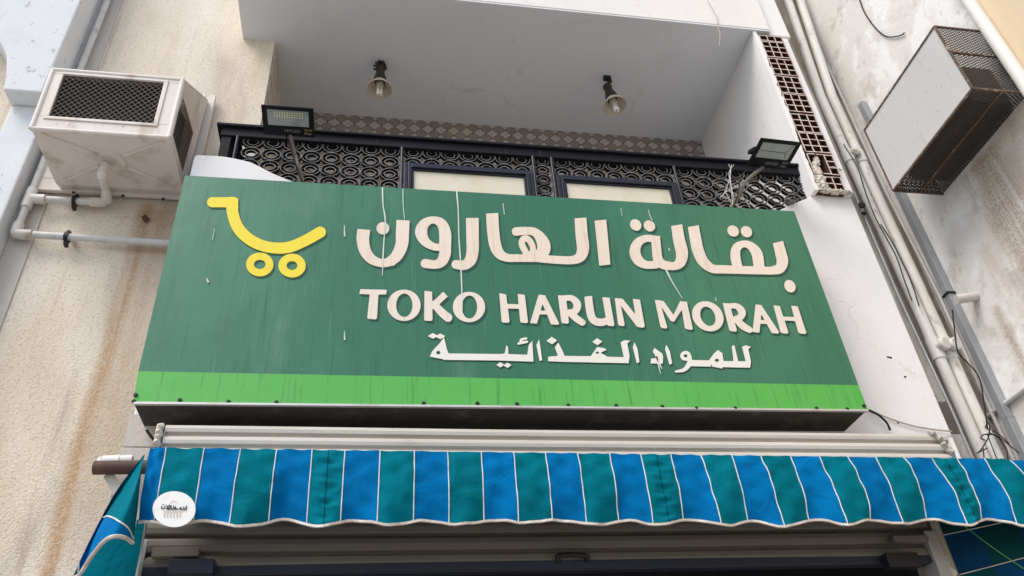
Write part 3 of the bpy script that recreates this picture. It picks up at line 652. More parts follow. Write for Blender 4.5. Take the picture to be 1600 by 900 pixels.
# right-hand stripes: bottoms shifted where the piping bows
botx[25:] = [1507.5,1537,1585,1632,1676]
sc = [(214,812),(241,817),(267,824),(297,819),(327,813),(350,820),(373,828),(408,818),(443,806.5),(472,817),(501,827.5),(526,820),(550,812),(578,818),(605,824.5),(635,817),(665,810.5),(690,815),(715,820),(745,815),(775,811),(815,818),(845,815),(875,811),(902,816),(930,821),(958,815),(985,810),(1008,817),(1032,822.5),(1055,816),(1077,810),(1106,818),(1135,825),(1158,817),(1182,811),(1202,819),(1222,826),(1250,817),(1277,810),(1300,818),(1322,824),(1344,816),(1365,810),(1388,815),(1412,819),(1435,813),(1457,807.5),(1485,816),(1512,824),(1530,815),(1547,809),(1572,817),(1597,824),(1625,816),(1655,808),(1700,820)]
def spl(pts, x):
    xs_ = [p[0] for p in pts]; i = max(0, min(len(xs_)-2, int(np.searchsorted(xs_, x))-1)); j = lambda k: pts[max(0, min(len(pts)-1, k))][1]
    t = (x-xs_[i])/(xs_[i+1]-xs_[i]); a, b_, c_, d_ = j(i-1), j(i), j(i+1), j(i+2)
    return .5*(2*b_+(c_-a)*t+(2*a-5*b_+4*c_-d_)*t*t+(3*b_-a-3*c_+d_)*t**3)
VY = 3.85
def topy(x): return 699.5+(x-250)*.01315+(max(0, x-1560)*.06)
NS = 10; NT = 44
def vpoint(u, t, rip=True):
    """u: stripe coordinate 0..29, t: 0 top .. 1 hem"""
    i = min(int(u), len(topx)-2); k = u-i
    xt = topx[i]+(topx[i+1]-topx[i])*k; xb = botx[i]+(botx[i+1]-botx[i])*k
    bow = 6*math.sin(math.pi*t)*max(0, (xt-1150)/400)*(.6+.4*math.sin(u*2.1))
    x = xt+(xb-xt)*t+bow; yb = spl(sc, xb); y = topy(xt)+(yb-topy(xt))*t
    p = aY(x, y, VY)
    # folds: outwards at the scallop lows, plus loose wrinkles
    ph = (yb-817)/9
    dy = -(.035*t*t)*ph-.018*math.sin(t*math.pi)+.006*math.sin(u*5.1+t*7)*t+.004*math.sin(u*9.7-t*11)
    dy += .010*math.sin(u*1.3+2.4*t)*t
    if i in (5, 15, 25): dy += (.0045*math.sin(t*36+3*k)+.003*math.sin(t*61-5*k))*(1-abs(2*k-1))
    dy += .0035*math.sin(u*2.9+13*t)*math.sin(u*7.3-9*t)+.003*math.sin(u*4.3+21*t+1.3*math.sin(u))*(1-t)
    return Vector((p.x, VY+dy, p.z))
bmv = MB(); nU = (len(topx)-1)*NS
gr = [[vpoint(u/NS, t/NT) for t in range(NT+1)] for u in range(nU+1)]
# the top rolls back over the front bar
for u in range(nU+1):
    t0 = gr[u][0]; gr[u] = [Vector((t0.x, 3.975, t0.z+.034)), Vector((t0.x, 3.92, t0.z+.020)), Vector((t0.x, VY+.03, t0.z+.005))]+gr[u]
NR = len(gr[0])
vs = [p for c in gr for p in c]
for u in range(nU):
    s = u//NS
    bmv.add([], [])
fs = []; ms = []
for u in range(nU):
    for t in range(NR-1): fs.append((u*NR+t, (u+1)*NR+t, (u+1)*NR+t+1, u*NR+t+1)); ms.append(0 if (u//NS) % 2 == 0 else 1)
bmv.v = [tuple(p) for p in vs]; bmv.f = fs; bmv.m = ms
val = bmv.build('striped_valance', [MT['blue'], MT['teal']], aw, smooth=True)
for i in range(1, len(topx)-1):
    pts = [vpoint(i, t/40)+Vector((0,-.002,0)) for t in range(41)]
    MB().tube(pts, .0030, 6).build('piping', MT['piping'], val, smooth=True)
hem = [vpoint(u/6, 1)+Vector((0,-.001,0)) for u in range(0, (len(topx)-1)*6+1)]
bm = MB(); q = []
for p in hem: q += [p+Vector((0,-.004,.007)), p+Vector((0,-.005,-.005)), p+Vector((0,.005,-.006)), p+Vector((0,.005,.007))]
bm.add(q, [(4*i+k, 4*(i+1)+k, 4*(i+1)+(k+1)%4, 4*i+(k+1)%4) for i in range(len(hem)-1) for k in range(4)])
bm.build('scalloped_binding', MT['trim'], aw)
# stitched seams on the gathered stripes
for i in (5, 15, 25):
    MB().tube([vpoint(i+.5-.0001, t/88)+Vector((0,-.0012,0)) for t in range(89)], .0016, 5).build('seam', MT['teal_shaded'], val)
# left end: cloth gathered and hanging lower than the hem
topc = [(226,709),(226,711),(225.5,713),(225,716),(224,720),(223,724),(222,728)]
m1 = [(180,770),(186,770),(194,770),(203,769),(209,769),(214,768),(217.5,768)]
m2 = [(139,847),(150,832),(163,815),(180,808),(194,806),(206,803),(214.5,800)]
bt = [(112,905),(126,896),(143,870),(160,849),(176,839),(195,840),(208,848)]
dep = [3.97,3.99,3.90,3.80,3.76,3.79,3.86]
G = []
for k in range(7):
    path = smooth_path([Vector((*topc[k],0)), Vector((*m1[k],0)), Vector((*m2[k],0)), Vector((*bt[k],0))], 16)
    G.append([aY(p.x, p.y, VY+(dep[k]-VY)*min(1, .15+2.6*j/len(path))) for j, p in enumerate(path)])
GG = [smooth_path([G[k][j] for k in range(7)], 9) for j in range(len(G[0]))]
nk = len(GG[0]); nr = len(GG)
def drape(k, t):                                # k: 0 outer fold .. 6 inner edge, t: 0 top .. 1 hem
    a_, b_ = min(k/6*(nk-1), nk-1.001), min(t*(nr-1), nr-1.001); i_, j_ = int(a_), int(b_)
    return GG[j_][i_].lerp(GG[j_][i_+1], a_-i_).lerp(GG[j_+1][i_].lerp(GG[j_+1][i_+1], a_-i_), b_-j_)
edge1 = lambda k: .50+.46*(k/6)**1.3
edge2 = lambda k: .85+.20*k
fs = []; ms = []; bm = MB()
for j in range(nr-1):
    for k in range(nk-1):
        fs.append((j*nk+k, j*nk+k+1, (j+1)*nk+k+1, (j+1)*nk+k)); kk, tt = 6*(k+.5)/(nk-1), (j+.5)/(nr-1)
        ms.append(0 if edge1(kk) < tt < edge2(kk) else 1)
bm.v = [tuple(p) for r_ in GG for p in r_]; bm.f = fs; bm.m = ms
dra = bm.build('gathered_end', [MT['blue'], MT['teal']], aw, smooth=True)
MB().tube([p+Vector((0,-.006,-.002)) for p in GG[-1]], .010, 7).build('end_binding', MT['trim'], dra, smooth=True)
MB().tube([drape(k*.2, edge1(k*.2))+Vector((0,-.004,0)) for k in range(31)], .0042, 6).build('piping', MT['piping'], dra, smooth=True)
MB().tube([drape(k*.1, min(.995, edge2(k*.1)))+Vector((0,-.004,0)) for k in range(8)], .0042, 6).build('piping', MT['piping'], dra, smooth=True)
# inside of the left end, hanging behind
inn = [(112,915),(126,890),(143,866),(160,846),(176,836),(208,840),(214,812),(232,812),(222,860),(212,915)]
bm = MB().prism([aY(x, y, 4.12) for x, y in inn], (0,.004,0))
bm.build('side_curtain', MT['teal'], aw, label='shaded teal inner curtain at the left end')
MB().tube([aY(228,816,4.05), aY(221,860,4.05), aY(211,910,4.05)], .006, 6).build('curtain_edge', MT['trim'], aw)
# right end curtain seen from inside: panels with seams
fa, fb = V3((3.80,3.90,0)), V3((3.335,4.192,0)); fn_ = (fb-fa).cross(V3((0,0,1))).normalized()*.004
def fpt(u, z, d=0): p = fa.lerp(fb, u)+fn_*(d+.9*math.sin(u*7+z*3)*math.sin(u*math.pi)); return V3((p.x, p.y, z-.05*u*math.sin(z*5)))
def sheet(b, u0, u1, z0, z1, mi, n=8):
    vs = [fpt(u0+(u1-u0)*i/n, z0+(z1-z0)*k/4) for i in range(n+1) for k in range(5)]
    b.add(vs, [(i*5+k, (i+1)*5+k, (i+1)*5+k+1, i*5+k+1) for i in range(n) for k in range(4)], mi)
bm = MB()
for i, (y0, y1) in enumerate(((0,.30),(.30,.66),(.66,1))):
    for k, (z0, z1) in enumerate(((2.40,2.66),(2.66,2.86),(2.86,3.06),(3.06,3.34))): sheet(bm, y0, y1, z0, z1, (i+k) % 2)
fl = bm.build('side_curtain', [MT['blue_shaded'], MT['teal_shaded']], aw, smooth=True, label='shaded chequered blue and green curtain at the right end')
for z0 in (2.66, 2.86, 3.06): MB().tube([fpt(k/12, z0, -1.2) for k in range(13)], .0028, 5).build('seam', MT['trim'], fl)
MB().tube([fpt(k/12, 3.25-.75*(1-k/12)*1.0, -1.4) for k in range(13)], .0028, 5).build('lit_seam', MT['sign_band'], aw)  # bright green stands in for light coming through a seam
bm = MB(); xs_ = [-1.06+k*.1685 for k in range(27)]
for k in range(26): bm.box(xs_[k], xs_[k+1]-.0005, 3.90, 4.185, 3.352, 3.356, k % 2)
bm.build('roof_sheet', [MT['blue_shaded'], MT['teal_shaded']], aw)
# front bar, arms
MB().tube([(-1.08,3.89,3.37),(3.76,3.89,3.34)], .022, 12).build('front_bar', MT['rust_metal'], aw, smooth=True)
p, q = aY(147,731,4.2), Vector((3.6,4.2,3.44)); 
MB().tube([p, Vector((-1.0,4.2,3.455))], .036, 16).build('roller', MT['rust_metal'], aw, smooth=True)
# round sticker
ctr = aY(272,795.5,3.80)
bd = MB(); cx, cy, rx, ry = 272,795.5,33.5,28
def bp(px, py, d=0):
    u_ = (px-214)/58; base = VY-.052-.012*((py-765)/60)-d
    return aY(px, py, base)
rim = [bp(cx+rx*math.cos(a), cy+ry*math.sin(a)) for a in np.linspace(0, 2*math.pi, 48, endpoint=False)]
bd.prism(rim, (0,.003,0)); bdo = bd.build('round_sticker', MT['badge'], aw, label='round white sticker with black arabic writing and a faint parasol')
def zb(*p): return [(230+x/10, 750+y/10) for x, y in p]
tx = [cap(zb((225,410),(222,440),(250,442),(272,438),(276,405)), .75), ell(*zb((240,380))[0], .9,.7), ell(*zb((262,382))[0], .9,.7),
      cap(zb((300,395),(340,450)), .75), cap(zb((345,392),(300,450)), .75), cap(zb((300,450),(350,452),(352,395)), .75), cap(zb((372,400),(376,452),(420,455),(470,450)), .8), cap(zb((410,400),(412,440)), .7), ell(*zb((438,432))[0], 1.9,1.5), ell(*zb((440,408))[0], .7,.6),
      cap(zb((470,452),(600,460)), .7), ell(*zb((520,438))[0], 1.7,1.6), cap(zb((560,415),(562,455)), .7), cap(zb((590,425),(592,458)), .7), cap(zb((616,400),(606,462)), .7)]
b = MB(); glyph_mesh(b, tx, [], lambda x, y: bp(x, y, .0045), .3); b.build('sticker_lettering', MT['badge_ink'], bdo)
b = MB(); glyph_mesh(b, [cap(zb((250,490),(560,488)), .5)]+[cap(zb((270+k*48,500),(262+k*50,570)), .9) for k in range(6)]+[cap(zb((350,370),(385,330),(430,330),(455,365)), .5)], [], lambda x, y: bp(x, y, .003), .4)
b.build('faded_parasol_print', MT['badge_faint'], bdo)

# bracket and pale conduit stub at the awning's left end
o = MB().tube([aY(160,722,4.3), aY(208,720,4.3)], .034, 14).tube([aY(153,724,4.3), aY(160,722,4.3)], [.022,.036], 14).tube([aY(184,721.5,4.3), aY(188,721.3,4.3)], .038, 14).build('pipe_stub', MT['pvc'], smooth=True)
tag(o, 'short dirty white pipe end just above the brown awning roller', 'pipe')
p, q = aY(170,742,4.24), aY(186,772,4.24)
o = MB().bar(p, q, .05, .03, 0, (0,1,0)).build('bracket', MT['plaster_grey'])
tag(o, 'small beige bracket below the brown awning roller end', 'bracket')

# ------------------------------------------------------------------ floodlights
def text_mesh(s, size, o_, ex, ey):
    cu = bpy.data.curves.new('t', 'FONT'); cu.body = s; cu.size = size; cu.resolution_u = 3
    ob = bpy.data.objects.new('t', cu); COL.objects.link(ob); dg = bpy.context.evaluated_depsgraph_get()
    me = bpy.data.meshes.new_from_object(ob.evaluated_get(dg)); b = MB()
    b.add([o_+ex*v.co.x+ey*v.co.y for v in me.vertices], [tuple(p.vertices) for p in me.polygons])
    bpy.data.objects.remove(ob); bpy.data.meshes.remove(me); return b
def floodlight(quad, arm, label, lit):
    TLq, TRq, BRq, BLq = quad
    c = (TLq+TRq+BRq+BLq)/4; ex = ((TRq-TLq)+(BRq-BLq)).normalized(); ey = ((TLq-BLq)+(TRq-BRq)); ey = (ey-ex*ey.dot(ex)).normalized(); n = ex.cross(ey)
    if n.dot(Vector(CAM)-c) < 0: n = -n
    W2 = ((TRq-TLq).length+(BRq-BLq).length)/4; H2 = ((TLq-BLq).length+(TRq-BRq).length)/4
    P = lambda x, y, d: c+ex*x*W2+ey*y*H2+n*d
    rt = thing('floodlight', c, label, 'floodlight', 'floodlights on poles above the sign')
    k = .93
    k = .80; bd = MB().hexa([P(-k,-k,-.030),P(k,-k,-.030),P(k,k,-.030),P(-k,k,-.030),P(-1,-1,-.004),P(1,-1,-.004),P(1,1,-.004),P(-1,1,-.004)])
    for i in range(9):                        # cooling fins on the back
        x = -.75+i*.1875; bd.hexa([P(x-.03,-.75,-.050),P(x+.03,-.75,-.050),P(x+.03,.75,-.050),P(x-.03,.75,-.050),P(x-.03,-.75,-.031),P(x+.03,-.75,-.031),P(x+.03,.75,-.031),P(x-.03,.75,-.031)])
    # face frame round the window
    wx, y0, y1 = .80, -.32, .76
    for a0, a1, b0_, b1 in ((-1,1,y1,1),(-1,1,-1,y0),(-1,-wx,y0,y1),(wx,1,y0,y1)):
        bd.hexa([P(a0,b0_,-.0035),P(a1,b0_,-.0035),P(a1,b1,-.0035),P(a0,b1,-.0035),P(a0,b0_,.004),P(a1,b0_,.004),P(a1,b1,.004),P(a0,b1,.004)])
    bd.build('casing', MT['flood_body'], rt)
    MB().hexa([P(-wx,y0,-.0035),P(wx,y0,-.0035),P(wx,y1,-.0035),P(-wx,y1,-.0035),P(-wx,y0,.001),P(wx,y0,.001),P(wx,y1,.001),P(-wx,y1,.001)]).build('glass', MT['flood_glass'], rt)
    b = MB()
    if lit:
        for i in range(12):
            for j in range(3): 
                x = -.52+i*.098; y = .30+j*.14
                b.add([P(x-.022,y-.045,.003),P(x+.022,y-.045,.003),P(x+.022,y+.045,.003),P(x-.022,y+.045,.003)], [(0,1,2,3)])
        b.build('led_array', MT['led'], rt)
    else:
        for (x0,yy0,x1,yy1) in ((-.78,.20,.50,.16),(.50,.16,.70,.72),(.50,.16,.62,-.28)):
            b.bar(P(x0,yy0,.002), P(x1,yy1,.002), .004, .001, 0, n)
        b.build('reflector_ridge', MT['flood_body'], rt)
    text_mesh('HYLED', .036, P(-.18,-.72,.006), ex, ey).build('brand_print', MT['print_grey'], rt)
    b = text_mesh('50W', .028, P(.60,-.58,.006), ex, ey); b2 = text_mesh('IP66', .028, P(.60,-.82,.006), ex, ey); b.add(b2.v, b2.f); b.build('rating_print', MT['print_gold'] if lit else MT['print_grey'], rt)
    # U bracket
    b = MB()
    for s in (-1, 1): b.bar(P(s*.9,.1,-.03), P(s*.9,-.5,-.085), .012, .03)
    b.bar(P(-.92,-.5,-.085), P(.92,-.5,-.085), .03, .012); b.build('mounting_bracket', MT['black_iron'], rt)
    a = [Vector(p) for p in arm]
    MB().tube(smooth_path(a+[P(0,-1.0,-.035),P(0,-.7,-.075)], 4), .015, 10).build('pole', MT['wood_pole'], rt, smooth=True)
    MB().tube(smooth_path([P(-.2,-1.0,-.03), (a[-1]+Vector((-.03,-.02,.05))), a[1]+Vector((-.02,-.025,0)), a[0]+Vector((0.01,-.02,0))], 5), .006, 7).build('cable', MT['wire'], rt, smooth=True)
    return rt
floodlight((V3((-.859,3.88,5.973)),V3((-.504,3.876,5.973)),V3((-.503,4.127,5.949)),V3((-.850,4.127,5.949))),
           [aY(473,292,4.18), aY(470,272,4.14), aY(462,248,4.10)], 'black floodlight with rows of yellowish chips, above the cart emblem side of the sign', True)
floodlight((V3((2.822,3.856,5.998)),V3((3.17,3.876,6.003)),V3((3.155,4.147,5.976)),V3((2.81,4.131,5.973))),
           [aY(1142,325,4.18), aY(1156,303,4.14), aY(1166,283,4.10)], 'black floodlight with plain grey glass, beside the hollow bricks', False)
# strings and dry stalks round the right pole
b = MB()
for pts in ([(1138,256),(1142,268),(1134,298),(1128,305)], [(1147,257),(1139,270),(1143,292),(1148,318)], [(1143,257),(1141,275),(1145,320)], [(1125,309),(1140,296),(1160,285)], [(1132,297),(1143,318)], [(1158,287),(1159,303),(1172,324)], [(1132,300),(1160,288),(1150,283)], [(1150,302),(1154,324)]):
    b.tube(smooth_path([aY(x, y, 4.16) for x, y in pts], 4), .0022, 5)
tag(b.build('knotted_string', MT['string'], smooth=True), 'pale knotted string tangled beside the right floodlight pole', 'string')
b = MB()
for k in range(16):
    x, y = random.uniform(1228,1244), random.uniform(308,320); b.tube([aY(1236, 314, 4.29), aY(x, y, 4.29), aY(x+random.uniform(-6,6), y+random.uniform(-7,5), 4.27)], .004, 4)
tag(b.build('dry_twigs', MT['wood_pole']), 'small tuft of dry brown twigs at the railing foot near the bricks', 'twigs')

# ------------------------------------------------------------------ pendant lamps
def pendant(cp, sh_c, tilt, label, bunch):
    rt = thing('pendant_lamp', cp, label, 'lamp', 'pendant lamps under the balcony ceiling')
    ax = Vector(tilt).normalized(); c = Vector(sh_c)              # rim centre, axis pointing up
    top = c+ax*.30
    b = MB()
    if bunch:
        for k in range(7):
            a = k*.9; pts = [cp+V3((0,0,0)), cp+V3((.05*math.cos(a), .05*math.sin(a), -.04)), cp+V3((.06*math.cos(a+1), .05*math.sin(a+1), -.09)), top+V3((.01*math.cos(a), .01*math.sin(a), .01))]
            b.tube(smooth_path(pts, 5), .008, 6)
    else:
        b.box(cp.x-.035, cp.x+.035, cp.y-.02, cp.y+.02, cp.z-.05, cp.z-.001)
        b.tube(smooth_path([cp+V3((.03,0,-.03)), cp+V3((.035,-.01,-.09)), top+V3((.01,0,.06)), top], 5), .007, 6); b.tube(smooth_path([cp+V3((-.02,0,-.03)), cp+V3((0,-.01,-.09)), top], 5), .009, 6)
    b.build('flex', MT['wire'], rt, smooth=True)
    MB().lathe([(.0,.315),(.042,.31),(.046,.285),(.038,.27),(.042,.22),(.060,.14),(.066,.10),(.050,.085),(.0,.085)], c, ax, 24).build('socket', MT['lamp_black'], rt, smooth=True)
    MB().lathe([(.045,.095),(.068,.085),(.102,.030),(.118,.0),(.115,-.005),(.097,.026),(.064,.078),(.040,.088)], c, ax, 32).build('shade', MT['lamp_shade'], rt, smooth=True)
    b = MB(); b.lathe([(0,.09),(.036,.085),(.038,.045),(.028,.035),(0,.035)], c, ax, 18); bo = b.build('bulb', MT['lamp_shade'], rt, smooth=True)
    x = ax.orthogonal().normalized(); y = ax.cross(x); b = MB()
    for k in range(3):
        o_ = c+(x*math.cos(k*2.1)+y*math.sin(k*2.1))*.016; s_ = (x*math.cos(k*2.1+1.57)+y*math.sin(k*2.1+1.57))*.012
        b.tube(smooth_path([o_+s_+ax*.04, o_+s_-ax*.05, o_+s_*.6-ax*.072, o_-s_*.6-ax*.072, o_-s_-ax*.05, o_-s_+ax*.04], 4), .0085, 8)
    b.build('tube', MT['bulb'], bo, smooth=True)
pendant(V3((-.081,4.96,CZ)), V3((-.074,4.96,7.525)), (0,0,1), 'pendant lamp with a bunched black flex, left of the two under the ceiling', True)
pendant(V3((2.141,4.902,CZ)), V3((2.158,4.89,7.475)), (-.10,.06,1), 'tilted pendant lamp hanging by a thin flex, right of the two under the ceiling', False)

# ------------------------------------------------------------------ evaporative cooler
cl = thing('air_cooler', (-1.95, 4.83, 5.85), 'old pinkish white metal air cooler hood with dark grilles on the stucco wall', 'air cooler')
x0, x1 = -2.36, -1.475
fr = [(4.13,5.855),(4.10,6.43)]                # front bottom, front top (y, z)
bk = [(4.69,5.872),(4.755,6.96)]
A = {}
pF0, pF1, pB0, pB1 = fr[0], fr[1], bk[0], bk[1]
def L4(a, b, t): return tuple(a[i]+(b[i]-a[i])*t for i in range(len(a)))
bm = MB()
# front face with opening
ox0, ox1, ot0, ot1 = -2.275, -1.60, .20, .92
def fp(x, t, d=0): y, z = L4(pF0, pF1, t); return V3((x, y+d, z))
for a, b, s, e in ((x0,x1,0,ot0),(x0,x1,ot1,1),(x0,ox0,ot0,ot1),(ox1,x1,ot0,ot1)):
    bm.hexa([fp(a,s),fp(b,s),fp(b,s,.012),fp(a,s,.012),fp(a,e),fp(b,e),fp(b,e,.012),fp(a,e,.012)])
# raised lip round the front opening
for a, b, s, e in ((ox0-.03,ox1+.03,ot0-.045,ot0),(ox0-.03,ox1+.03,ot1,ot1+.035),(ox0-.03,ox0,ot0,ot1),(ox1,ox1+.03,ot0,ot1)):
    bm.hexa([fp(a,s,-.008),fp(b,s,-.008),fp(b,s,-.0005),fp(a,s,-.0005),fp(a,e,-.008),fp(b,e,-.008),fp(b,e,-.0005),fp(a,e,-.0005)])
# bottom (with shallow X pressing), top, left side
cmid = V3(((x0+x1)/2, 4.42, 5.885))
B4 = [V3((x0,pF0[0]+.013,pF0[1])), V3((x1,pF0[0]+.013,pF0[1])), V3((x1,*pB0)), V3((x0,*pB0))]
bm.add(B4+[cmid], [(0,1,4),(1,2,4),(2,3,4),(3,0,4)])
T4 = [V3((x0,pF1[0],pF1[1])), V3((x1,pF1[0],pF1[1])), V3((x1,*pB1)), V3((x0,*pB1))]
bm.prism(T4, (0,0,.012))
bm.prism([V3((x0,*pF0)), V3((x0,*pF1)), V3((x0,*pB1)), V3((x0,*pB0))], (.012,0,0))
# right side: outer quad with inner quad opening
so = [pF0, pF1, pB1, pB0]; si = [(4.165,5.935),(4.185,6.34),(4.60,6.40),(4.585,5.955)]
for k in range(4):
    a, b, c_, d_ = so[k], so[(k+1)%4], si[(k+1)%4], si[k]
    bm.prism([V3((x1-.012,*a)), V3((x1-.012,*b)), V3((x1-.012,*c_)), V3((x1-.012,*d_))], (.012,0,0))
hood = bm.build('hood', MT['cooler'], cl, bevel=.006)
# pressed ribs below
for q in B4:
    MB().tube([q.lerp(cmid, .12)+V3((0,0,-.004)), q.lerp(cmid, .78)+V3((0,0,-.006))], [.010,.014], 8).build('pressed_rib', MT['cooler'], hood, smooth=True)
MB().lathe([(.0,.0),(.09,.0),(.095,.008),(.10,.02)], cmid+V3((0,0,-.022)), (0,0,1), 28).build('drain_boss', MT['cooler'], hood, smooth=True)
# rolled front corner edges
MB().tube([fp(x1-.004,0,.008), fp(x1-.004,1,.008)], .02, 10).tube([fp(x0+.004,0,.008), fp(x0+.004,1,.008)], .02, 10).tube([fp(x0,0,.008), fp(x1,0,.008)], .018, 10).tube([fp(x0,1,.008), fp(x1,1,.008)], .018, 10).build('rolled_edge', MT['cooler'], cl, smooth=True)
bm = MB(); bm.box(-2.52,-1.445,4.765,4.80,5.875,5.99); bm.box(-1.50,-1.425,4.765,4.80,5.992,7.05); bm.box(-2.52,-2.42,4.765,4.80,5.992,7.05); bm.box(-2.418,-1.502,4.765,4.80,6.97,7.05)
bm.hexa([(x0,pB0[0]-.003,pB0[1]-.004),(x1,pB0[0]-.003,pB0[1]-.004),(x1,4.767,5.90),(x0,4.767,5.90),(x0,pB0[0],pB0[1]+.008),(x1,pB0[0],pB0[1]+.008),(x1,4.767,5.912),(x0,4.767,5.912)])
fg = bm.build('wall_flange', MT['cooler'], cl, bevel=.006)
for x, y in ((115,301),(192,306),(255,311)):
    p = aY(x, y, 4.762); MB().lathe([(0,-.008),(.010,-.006),(.012,0)], p, (0,1,0), 10).build('screw', MT['screw'], fg)
# grilles: front diamond wire, side square wire
bm = MB()
for s in (-1, 1):
    for k in range(-30, 40):
        pts = []
        for j in range(2):
            pass
        # line x = xc + s*(t*H); clip to the opening
        pitch = .043; xc = ox0+k*pitch; H = .40
        t0, t1 = 0.0, 1.0; xa, xb = (xc, xc+s*H) 
        def clip(xa, xb):
            lo, hi = 0.0, 1.0; d = xb-xa
            for lim, sg_ in ((ox0, 1), (ox1, -1)):
                va, vb = sg_*(xa-lim), sg_*(xb-lim)
                if va < 0 and vb < 0: return None
                if va < 0: lo = max(lo, -va/(vb-va))
                if vb < 0: hi = min(hi, va/(va-vb))
            return (lo, hi) if hi > lo else None
        c_ = clip(xa, xb)
        if not c_: continue
        P0 = fp(xa+(xb-xa)*c_[0], ot0+(ot1-ot0)*c_[0], .006+.002*s); P1 = fp(xa+(xb-xa)*c_[1], ot0+(ot1-ot0)*c_[1], .006+.002*s)
        bm.bar(P0, P1, .0030, .0030, 0, (0,1,0))
bm.build('front_grille', MT['grille'], cl)
bm = MB()
def sp(u, t): a = L4(si[0], si[3], u); b = L4(si[1], si[2], u); c_ = L4(a, b, t); return V3((x1-.006, *c_))
for k in range(10): bm.bar(sp(k/9,0), sp(k/9,1), .0022)
for k in range(16): bm.bar(sp(0,k/15), sp(1,k/15), .0022)
bm.build('side_grille', MT['grille'], cl)
bm = MB(); bm.box(x0+.02,x1-.10,4.24,4.26,5.90,6.50)
bm.prism([V3((x1-.10,4.2,5.92)), V3((x1-.10,4.2,6.40)), V3((x1-.10,4.66,6.6)), V3((x1-.10,4.66,5.93))], (-.01,0,0))
bm.build('wetting_pad', MT['cooler_in'], cl)
# drain elbow below
pc = cmid+V3((.0,0,-.02)); 
d1 = aY(160,266,4.40); d2 = aY(162,284,4.44); d3 = aY(170,318,4.70)
MB().tube(smooth_path([aY(163,262,4.42)+V3((0,0,.03)), aY(160,270,4.42), aY(161,280,4.44), aY(170,314,4.73)], 5), [.030]*6+[.033]*4+[.026]*6, 14).build('drain_spout', MT['pvc'], cl, smooth=True)

# ------------------------------------------------------------------ water pipe beside the cooler
wp = thing('water_pipe', (-2.53, 4.75, 0), 'thin pale water pipe with elbows running round the air cooler', 'pipe')
rp = .026; PX = -2.535
MB().tube([(PX,4.76,10.5),(PX,4.76,5.44)], rp, 14).build('riser', MT['pvc_blue'], wp, smooth=True)
zt_, ze = 5.775, 5.44
MB().tube([(PX,4.76,zt_+.09),(PX,4.76,zt_-.09)], .037, 14).tube([(PX,4.76,zt_),(PX+.11,4.76,zt_)], .037, 14).build('tee', MT['pvc'], wp, smooth=True)
MB().tube([(PX+.10,4.76,zt_),(-2.03,4.76,zt_)], rp, 14).build('branch', MT['pvc_blue'], wp, smooth=True)
MB().tube(smooth_path([(-2.12,4.76,zt_),(-2.04,4.76,zt_),(-2.02,4.755,zt_+.02),(-2.015,4.73,zt_+.07)], 4), .037, 14).build('elbow', MT['pvc'], wp, smooth=True)
MB().tube(smooth_path([(PX,4.76,ze+.09),(PX,4.76,ze+.02),(PX+.02,4.76,ze),(PX+.11,4.76,ze-.002)], 4), .037, 14).build('elbow', MT['pvc'], wp, smooth=True)
MB().tube([(PX+.1,4.76,ze),(-1.10,4.76,ze-.03)], rp, 14).build('branch', MT['pvc_blue'], wp, smooth=True)
for x, z in ((-2.225,zt_),(-2.195,ze-.012)):
    MB().lathe([(.030,-.012),(.042,-.012),(.042,.012),(.030,.012)], (x,4.76,z), (1,0,0), 18).box(x-.011,x+.011,4.75,4.828,z+.035,z+.062).box(x-.011,x+.011,4.75,4.80,z-.060,z-.036).build('clamp', MT['black_rubber'], wp)
# wall crack with a plug
b = MB()
pts = [aY(x, y, FY-.003) for x, y in [(75,302),(63,336),(55,362),(44,390),(38,408),(31,424)]]; b.tube(smooth_path(pts, 4), .005, 5)
tag(b.build('crack', MT['wire']), 'thin dark crack running down the left plaster strip edge', 'crack')
b = MB(); b.tube([aY(224,337,4.79), aY(230,345,4.82)], [.018,.022], 8)
tag(b.build('anchor_stub', MT['rust_metal'], smooth=True), 'rusty metal anchor stub poking from the stained wall beneath the cooler', 'anchor')
for k in range(26):
    pass
b = MB()
for k in range(22):
    x = 176+k*2.2+random.uniform(-1,1); y = 341+random.uniform(-2.5,2.5)+(k>18)*2; lump(b, aY(x, y, FY+.002), random.uniform(.004,.010), (1.6,.5,.8), 1, .4)
tag(b.build('chipped_mortar', MT['plaster_grey']), 'chipped mortar line under the cooler beside the rusty anchor', 'mortar')

# ------------------------------------------------------------------ right side
WX = 4.5
o = MB().box(WX, 5.2, 3.07, 5.2, 0, 10.5).build('side_building_wall', MT['wall_patchy'])
tag(o, 'patchy whitewashed side wall with brown runoff streaks, carrying the wire cage', 'wall')
o = MB().box(WX-.025, 5.2, -3.0, 3.066, 0, 10.5).build('neighbouring_wall', MT['beige_paint'])
tag(o, 'beige painted wall in the top right corner', 'wall')
bm = MB().box(3.7, 4.498, 4.70, 4.9, 4.05, 10.5).box(3.7,4.498,4.70,4.9,0,3.55).box(4.06,4.498,4.70,4.9,3.552,4.048)
o = bm.build('recess_wall', MT['gap_wall']); tag(o, 'grimy recessed wall strip behind the two thick drain pipes', 'wall')
o = MB().box(3.6,4.06,4.95,5.0,3.4,4.2).box(3.85,4.0,4.86,4.93,3.62,3.74).box(3.75,3.95,4.86,4.93,3.80,3.9).build('wall_cavity', MT['brick_side']); tag(o, 'dark broken brick cavity low beside the white shop front', 'cavity')
def cyl(name, x, y, z0, z1, r, m, root=None):
    return MB().tube([(x,y,z0),(x,y,(z0+z1)/2),(x,y,z1)], r, 22).build(name, m, root, smooth=True)
